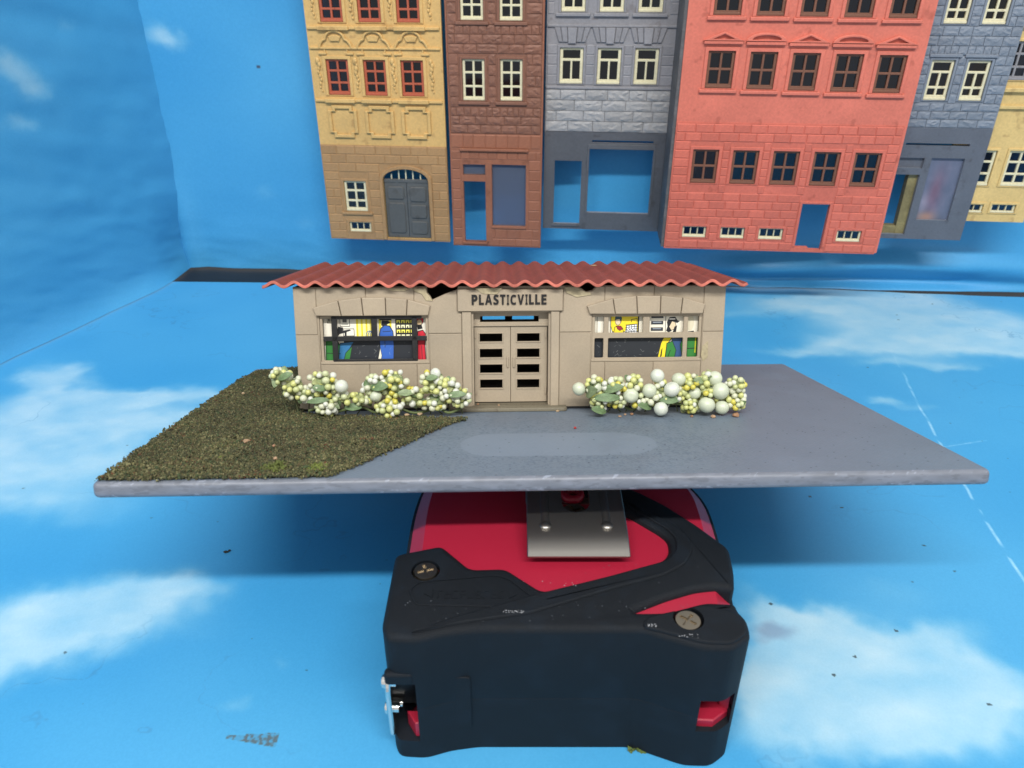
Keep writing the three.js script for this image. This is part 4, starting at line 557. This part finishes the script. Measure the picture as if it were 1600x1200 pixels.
hedge('white and yellow berry hedge of small berries left of the toy door', -46,
  [[-73.6, 12.6, 3.2, 2.2, 13], [-70, 9.2, 3.6, 3.2, 20], [-66.2, 7.4, 3.2, 2.2, 11], [-61.5, 10, 4.6, 3.8, 30], [-60.2, 3.4, 3.2, 2.4, 20, 1], [-56, 5.8, 2.6, 1.6, 8], [-51, 5.8, 3.2, 1.6, 11], [-46.8, 9.4, 3.4, 4, 26], [-41.4, 10, 4.2, 4.2, 30], [-42.2, 3.4, 4.2, 3, 26, 1], [-35.6, 6.4, 3.4, 3, 16], [-30, 10.4, 3.4, 3.6, 24], [-25.6, 8.2, 3.4, 3.4, 24], [-29.4, 4.4, 4, 2, 16], [-21.8, 5.8, 2.8, 2.6, 17]],
  [[-55.9, 9.9, 2.4], [-46.2, 6.9, 2.15, .9], [-29, 13.2, 1.9, .8, .2], [-71.5, 12.6, 1.9, 1, -.6]],
  [[-71.6, 13, 1.6, 4.6, 1.1, .9, .3, .3], [-45, 9.9, 2.4, 5.6, 1.5, 1.0, -.1, .35], [-37.5, 8, 2.6, 4.4, 1.1, .9, .1, -.15], [-62, 9.6, 2.4, 4, 1.1, .9, 0, -.3], [-62.5, 6, 2.6, 6.4, .9, 1.1, .1, .03], [-22.8, 7.4, 2.8, 5.6, 1.0, 1, 0, .22], [-30, 12.2, 1.8, 3.6, 1, .8, .1, .1], [-53, 3.4, .6, 5, 1.2, .9, 0, 0]],
  (x) => Math.abs(x + 43) < 4 ? .55 : .22);
hedge('berry hedge with many large white berries right of the toy door', 38,
  [[19, 5, 3.6, 3.2, 26], [17.6, 9, 2.8, 2.6, 16], [23.6, 8.6, 3.6, 2.6, 24], [24.2, 4.4, 3, 2, 16], [28.6, 9.4, 2.6, 2.6, 14], [34, 5.4, 3, 3, 19], [39, 4.8, 3, 2, 14], [46, 8.2, 3.6, 3.6, 42], [46.2, 3.2, 3, 2.4, 29], [51, 10.4, 2.6, 1.8, 13], [55, 4.6, 2.4, 2, 11], [59, 8.6, 2.8, 2.4, 21], [59.2, 4, 2.8, 2.6, 29], [31, 4.6, 3, 2.4, 10], [36.5, 7.4, 3, 2.6, 10], [50.4, 6.8, 3, 3, 10], [42, 6, 2.8, 2.2, 8]],
  [[12.6, 8.2, 2.3, 1.05, .4], [17.8, 8.4, 2.2, 1, -.4], [27.7, 6.4, 2.8], [33.1, 7.7, 2.55], [35.6, 11.8, 2.5, 1, .2], [42, 10.6, 2.6, .9, 0], [39.5, 8.2, 2.85, .92, 2.4], [36.4, 2.55, 2.5, 1, 3], [52.6, 10.8, 2.7, .85, .2], [54, 7.4, 3.1, 1, 1.6], [49.8, 3.6, 3.0, .93, 3], [54.6, 2.5, 2.6, .95, 2], [46.8, 6.6, 2.3, 1, .4]],
  [[16, 7.6, 1.8, 7, 1.8, 1.2, .1, 1.2], [20.6, 5.9, 2.6, 8, 1.3, 1.1, 0, -.02], [22.4, 8.6, 2.4, 6.4, 1.4, 1, 0, .6], [18.4, 2.2, 2.6, 5.4, 1.3, 1, 0, -.55], [31.8, 3.2, 2.6, 5.4, 1.2, 1, 0, -.6], [39, 5, 2.4, 5.6, 1.2, 1.1, 0, .05], [47.6, 10.6, 2, 4, 1, 1, 0, -.4], [60.6, 3.4, 1.8, 4, .9, 1, .2, 1.3]],
  (x) => x > 43 && x < 50 ? .8 : .3);

// ---------------------------------------------------------------- loose chips and crumbs
const chipG = [0, 1, 2].map(() => { const g = new THREE.IcosahedronGeometry(1, 0), p = g.attributes.position, m = {}; for (let i = 0; i < p.count; i++) { const k = [p.getX(i), p.getY(i), p.getZ(i)].map((v) => v.toFixed(3)).join(); m[k] ??= rr(.6, 1.25); p.setXYZ(i, p.getX(i) * m[k], p.getY(i) * m[k] * .6, p.getZ(i) * m[k]); } g.computeVertexNormals(); return g; });
const chipM = [[206, 168, 132], [188, 142, 108], [222, 190, 150]].map((c) => mat(rgb(...c), .8, { mm: 3, bump: 0 }));
function chip(x, y, z, r, label, group) { const o = new THREE.Mesh(chipG[Math.floor(rnd() * 3)], chipM[Math.floor(rnd() * 3)]); o.name = numbered('wood_chip'); o.castShadow = o.receiveShadow = true; scene.add(o); onBoard(o, x, y + r * .42, z, rr(0, 6)); o.scale.set(r * rr(.8, 1.5), r * rr(.7, 1), r * rr(.7, 1)); tag(o, label, 'wood chip', group); }
chip(-37.6, .9, 12.4, 1.0, 'larger pinkish wood chip in front of the left hedge', 'wood chips on the board'); chip(-33.9, .8, 11.4, 1.0, 'tan wood chip nearest the doorstep at the left hedge', 'wood chips on the board');
chip(-93.2, 1, -16.4, .8, 'tan wood chip far back on the turf beside the building', 'wood chips on the board'); chip(-76.3, 1, 37.1, 1.15, 'largest pale wood chip in the middle of the turf', 'wood chips on the board'); chip(-68.2, 1, 41.2, .7, 'small pale wood chip on the turf, right of the largest one', 'wood chips on the board'); chip(-64.6, 1.6, 53.5, .8, 'wood chip lying on the bright green tuft', 'wood chips on the board');
chip(7, 0, 6.4, .6, 'flat pale wood chip at the right end of the doorstep', 'wood chips on the board'); chip(-17, 1.15, 1.4, .55, 'tiny pale chip on the doorstep near the left hedge', 'wood chips on the board'); chip(-10.6, 1.15, 2.6, .5, 'tiny pale chip in the middle of the doorstep', 'wood chips on the board');
for (const [x, z, r, l] of [[24.6, 13.4, .7, 'wood chip nearest the viewer under the left half of the right hedge'], [26.4, 11.4, .65, 'small wood chip between two others under the left half of the right hedge'], [28.4, 11.2, .8, 'largest, rightmost wood chip of three under the left half of the right hedge']]) chip(x, 0, z, r, l, 'wood chips under the right hedge');
chip(45.6, 0, 14.2, .8, 'brown wood chip left of the large round berry on the ground', 'wood chips under the right hedge'); chip(51.6, 0, 15.4, 1.05, 'upright tan wood chip below the large round berry', 'wood chips under the right hedge'); chip(58.4, 0, 14.4, 1.3, 'broad orange wood chip at the right end of the right hedge', 'wood chips under the right hedge');
chip(22.2, 40.6, -30, .85, 'pale wood chip lying on the red roof', 'wood chips on the roof');
{ const o = new THREE.Mesh(chipG[1], plain(rgb(150, 40, 34), .7)); o.name = 'red_crumb'; o.castShadow = true; scene.add(o); onBoard(o, 10.1, .3, 24.9); o.scale.set(.55, .7, .5); tag(o, 'small red crumb on the grey board before the door', 'crumb');
  const g = []; for (let i = 0; i < 26; i++) g.push(new THREE.TetrahedronGeometry(rr(.3, .75)).rotateX(rr(0, 6)).rotateY(rr(0, 6)).translate(rr(-1.9, 1.9), rr(.15, .8), rr(-.7, .7))); const c = obj('moss_crumb', g, plain(rgb(78, 92, 40), .95), scene); c.position.set(29.6, 0, -115.6); tag(c, 'green moss crumb on the blue floor beneath the tape measure', 'crumb');
  const dk = obj('dark_crumb', [new THREE.IcosahedronGeometry(1, 0).scale(.9, .4, .5), new THREE.IcosahedronGeometry(.5, 0).scale(1, .5, 1).translate(.9, 0, -.6)], plain(rgb(40, 38, 30), .9), scene); dk.position.set(-90, .3, -184); tag(dk, 'dark crumb on the floor left of the tape measure', 'crumb'); }

// ---------------------------------------------------------------- the tape measure lying on its side
{
  const ox = 12, oz = -148, rubber = mat(rgb(36, 57, 78), .62, { specularIntensity: .6, tex: dustTex, mm: 46, bump: .00010, bmm: 3 }), redM = mat(rgb(152, 27, 50), .38, { tex: null, bump: .00003, bmm: 4 }), steel = new THREE.MeshPhysicalMaterial({ color: rgb(150, 146, 140), metalness: 1, roughness: .36 }), bright = new THREE.MeshPhysicalMaterial({ color: rgb(224, 222, 216), metalness: 1, roughness: .16 }), blackM = plain(rgb(18, 19, 22), .5);
  const t = thing('tape_measure', 'red and black tape measure lying on its side under the grey board', 'tape measure'); t.position.set(ox, 0, oz);
  const part = (name, list, m, par = t) => { const o = obj(name, list, m, par); if (par === t) { o.position.x -= ox; o.position.z -= oz; } return o; };
  const body = roundPts([[-25.2, -118], [49, -118], [50.6, -135], [52, -152], [52, -166], [46.5, -178], [30, -185], [6, -186], [-14, -182], [-24, -173.5], [-25.6, -160]], 8, 5);
  const grow = (P, d) => { const cx = 12.5, cz = -150; return P.map(([x, z]) => [cx + (x - cx) * (1 + d / 38), cz + (z - cz) * (1 + d / 34)]); };
  const skrew = (x, z) => new THREE.CylinderGeometry(3.35, 3.35, 6, 28).translate(x, 40, z);
  const mouth = box(-32, -21.2, 6.2, 25.6, -128, -108), slot = box(41.2, 49.2, 12.6, 22.8, -119.5, -106);
  part('case', crease(cut(plan(body, 1.4, 38.2, 3.6, [], 1), box(-32, -21.2, 6.2, 25.6, -129, -100), skrew(-20.1, -133.9), slot.clone()), .6), redM);
  part('side_grip', crease(cut(plan(grow(body, 1.0), .6, 34.6, 1.0, [], 2), mouth.clone(), slot.clone()), .6), rubber);
  const Cpts = [[-28, -139.8], [-28, -117.5], [-26.4, -113.8], [-20, -113.4], [-14.5, -115.2], [-8, -116.2], [28, -116.2], [34, -113.8], [39.8, -111.5], [46, -111.3], [50.6, -114.6], [50.9, -119.4], [49.6, -121.8], [49.6, -124.0], [42.8, -124.5], [33.7, -121.5], [26, -121.4], [34.3, -125.4], [41.2, -128], [46.4, -128.8], [50.4, -128], [51.8, -134], [52.6, -142], [46.7, -150.5], [40.1, -158.6], [33.4, -164.6], [24, -170], [10, -173], [8, -168], [18, -163], [30.3, -154], [36.5, -147.6], [38.2, -145], [37.9, -141], [36, -138], [22.3, -132.8], [11.7, -129.2], [6.8, -127.8], [-1.5, -135.2], [-9.7, -134.9], [-17.1, -143.1]];
  const shellPts = roundPts(Cpts, 1.6, 3);
  const upper = part('rubber_shell', crease(cut(plan(shellPts, 16.1, 39.7, 1.6, [], 4), mouth.clone(), slot.clone(), skrew(-20.1, -133.9), skrew(38, -118.9)), .55), rubber);
  const lower = part('rubber_shell', crease(cut(plan(shellPts, 0.05, 17.69, .22, [], 1), mouth.clone(), slot.clone()), .55), rubber);
  // raised bands, pad and moulded mark on the rubber
  obj('raised_band', plan(roundPts([[-22, -114.9], [-12, -117.4], [4, -120.4], [24, -128.2], [35, -132], [41, -136], [43.6, -141], [43.2, -146], [39.4, -151], [31, -158.6], [27, -162], [32.4, -154.4], [38.6, -148], [40, -144.6], [39.4, -140.6], [36.6, -137], [22, -131.6], [11.4, -128.1], [4, -125.6], [-12, -119.6]], 1.6, 3), 39.3, 40.25, .45, [], 2), rubber, upper);
  obj('corner_pad', plan(roundPts([[27.6, -116.6], [31, -115.6], [39.9, -112.3], [45.8, -112], [49.8, -115], [50.2, -119], [48.6, -120.8], [42, -123], [33.4, -120.6], [29, -119.4]], 1.6, 3), 39.2, 40.2, .5, [], 2), rubber, upper).geometry.computeBoundingBox();
  upper.children.at(-1).geometry = mmUV(cut(upper.children.at(-1).geometry, skrew(38, -118.9)));
  const logo = roundPts([[-21.6, -130.2], [-3.4, -132.6], [-.4, -131.2], [5.4, -124.6], [3, -122.2], [-21.4, -123], [-23.4, -127.6]], 1.2, 3), inset = (P, d) => { const cx = -9, cz = -127; return P.map(([x, z]) => [cx + (x - cx) * (1 - d / 15), cz + (z - cz) * (1 - d / 5)]); };
  obj('mark_border', plan(logo, 39.6, 39.95, .1, [inset(logo, .45)]), rubber, upper);
  { const g = [plan([[-19.6, -126.4], [-17.8, -127.6], [-17.8, -125.2]], 39.6, 39.9), plan([[1.2, -126.2], [-.6, -127.6], [-.6, -125]], 39.6, 39.9)]; let x = -16.8; for (let i = 0; i < 9; i++) { const w = 1.25; g.push(box(x, x + .28, 39.6, 39.85, -127.5, -125.1)); if (i % 3 !== 1) g.push(box(x + .3, x + w, 39.6, 39.84, -127.5, -127.2)); if (i % 2) g.push(box(x + .3, x + w, 39.6, 39.84, -126.4, -126.1)); if (i % 3) g.push(box(x + .3, x + w, 39.6, 39.84, -125.4, -125.1)); x += 1.72; } obj('moulded_mark', g, rubber, upper); }
  obj('front_panel', [slab(roundPts(rect(-21, -9.2, 8, 25.4), 1, 2), -116.1, -115.5, .2)], rubber, lower);
  obj('side_fin', rbox(-27.9, -21.4, 25.4, 29, -115.6, -113.2, .9, 2), rubber, upper);
  // scuffs of white paint and grit
  const dust = plain(rgb(98, 104, 112), .9), paint = plain(rgb(140, 142, 146), .7), scuff = (x, z, w, d, n, y = 39.72, m = paint, k = 1) => { const g = []; for (let i = 0; i < n; i++) g.push(new THREE.CircleGeometry(k * rr(.05, .16), 5).scale(1.6, .7, 1).rotateX(-Math.PI / 2).rotateY(rr(0, 3)).translate(x + rr(-w, w), y + i * .0012, z + rr(-d, d))); obj(m === paint ? 'scuff_mark' : 'dust', g, m, upper); };
  scuff(0.4, -120.6, 2.2, .5, 26, 40.28); scuff(8, -121.4, 32, 3.2, 46, 39.71, dust, .75); scuff(22, -150, 20, 10, 18, 38.21, dust, .7); scuff(30, -133, 16, 4, 14, 39.71, dust, .75); scuff(29.8, -116.8, 1.4, .35, 20, 40.24); scuff(10, -129.2, 5, .8, 8, 40.28); scuff(37, -113.9, 2.2, .5, 12, 40.24);
  // mouth with hook and blade
  part('mouth_housing', box(-26.4, -21.3, 6.4, 25.4, -131, -127.4), blackM); part('blade', rbox(-27.2, -21.6, 8.5, 24.0, -122.4, -122.0, .1), plain(rgb(30, 31, 33), .3));
  part('case_lip', plan([[-24.4, -118], [-21.3, -118], [-20.9, -114.6], [-22.2, -114.6]], 6.3, 11.2, .3), redM);
  { const h = part('hook', slab(roundPts([[-126.6, 24.6], [-116, 25.3], [-114.2, 22], [-114.6, 6.6], [-126, 6.8]], 1.4, 3), -30.0, -28.8, .3).rotateY(-Math.PI / 2).scale(-1, 1, 1), bright); const p = h.geometry.attributes.position; for (let i = 0; i < p.count; i += 3) { const a = [p.getX(i), p.getY(i), p.getZ(i)]; p.setXYZ(i, p.getX(i + 1), p.getY(i + 1), p.getZ(i + 1)); p.setXYZ(i + 1, ...a); } h.geometry.computeVertexNormals(); h.geometry.computeBoundingBox(); const bb = h.geometry.boundingBox; h.geometry.translate(-27.6 - (bb.min.x + bb.max.x) / 2, 0, -120.0 - (bb.min.z + bb.max.z) / 2);
    for (const [y, z] of [[23.4, -116.2], [14.4, -116.4], [10, -121]]) obj('rivet', [new THREE.CylinderGeometry(1.5, 1.7, .9, 18).rotateZ(Math.PI / 2).translate(-28.4, y, z), new THREE.SphereGeometry(1.3, 14, 8).scale(.45, 1, 1).translate(-28.8, y, z), new THREE.CylinderGeometry(1.2, 1.2, 1.6, 14).rotateZ(Math.PI / 2).translate(-26.6, y, z)], bright, h); }
  // red lining of the lanyard slot
  part('lanyard_slot', [plan([[40.9, -119.4], [40.9, -112.9], [45.2, -112.6], [49.1, -115.4], [49.1, -119.4]], 12.2, 14.8, .3), plan([[46.6, -119.4], [47.4, -116.6], [49.15, -115.6], [49.15, -119.4]], 14.6, 22.7, .2)], redM);
  part('slot_back', box(41, 50, 12, 24, -120.4, -119.6), redM);
  // belt clip, its slot, screws
  const prof = [[-136.6, 41.3], [-138.6, 42.15], [-141.5, 43.1], [-145.5, 43.8], [-150, 44.3], [-158, 45.1], [-165, 46.5], [-168.5, 47.3], [-171.4, 46.7], [-173.2, 44.2], [-172.2, 41.2], [-167, 39.0], [-160, 38.4]];
  const cv = new THREE.CatmullRomCurve3(prof.map(([z, y]) => new THREE.Vector3(-z, y, 0))), N = 60, A = [], B = []; for (let i = 0; i <= N; i++) { const p = cv.getPoint(i / N), d = cv.getTangent(i / N); A.push([p.x - d.y * .42, p.y + d.x * .42]); B.unshift([p.x + d.y * .42, p.y - d.x * .42]); }
  let clipG = slab([...A, ...B], 0, 24.2, .2).rotateY(Math.PI / 2).translate(3.6, 0, 0);
  const slotShape = [[12.4, -180], [19.4, -180], [19.4, -152.6], ...arcPts(15.9, -152.6, 3.5, 3.6, 0, Math.PI, 10).slice(1, -1), [12.4, -152.6]];
  clipG = cut(clipG, plan(slotShape, 42, 60));
  const clip = part('belt_clip', crease(clipG, .6), steel);
  for (const x of [8.1, 23]) obj('clip_rib', [new THREE.CapsuleGeometry(1.15, 18, 6, 14).rotateX(Math.PI / 2).scale(1, .6, 1).rotateX(.1).translate(x, 44.9, -154.2), new THREE.SphereGeometry(1.5, 20, 12).scale(1, .5, 1).translate(x, 44.15, -144.6)], steel, clip);
  const head = (x, z, y, r = 2.9, tilt = 0) => { const c = cut(new THREE.CylinderGeometry(r * .86, r, 1.1, 30), new THREE.BoxGeometry(.75, 2, r * 1.25).translate(0, 1, 0), new THREE.BoxGeometry(r * 1.25, 2, .75).translate(0, 1, 0)); c.rotateY(tilt).translate(x, y, z); return part('screw', crease(c, .5), new THREE.MeshPhysicalMaterial({ color: rgb(150, 140, 124), metalness: 1, roughness: .32 })); };
  head(-20.1, -133.9, 39.1, 3.1, .3); head(38, -118.9, 39.0, 3.1, .9); head(16, -155.4, 39.4, 3.3, .5);
  part('clip_boss', new THREE.TorusGeometry(2.0, 1.2, 12, 24).rotateX(Math.PI / 2).translate(16, 39.5, -162.5), redM);
}

// ---------------------------------------------------------------- millimetres to metres
{ const seen = new Set(); scene.updateMatrixWorld(true);
  scene.traverse((o) => { if (o === scene || o.isLight) return; o.position.multiplyScalar(.001);
    if (o.geometry && !seen.has(o.geometry)) { seen.add(o.geometry); if (!o.isInstancedMesh) o.geometry.scale(.001, .001, .001); }
    if (o.isInstancedMesh) { const m = new THREE.Matrix4(), s = new THREE.Matrix4().makeScale(.001, .001, .001); for (let i = 0; i < o.count; i++) { o.getMatrixAt(i, m); m.premultiply(s); o.setMatrixAt(i, m); } } }); }
renderer.render(scene, camera);
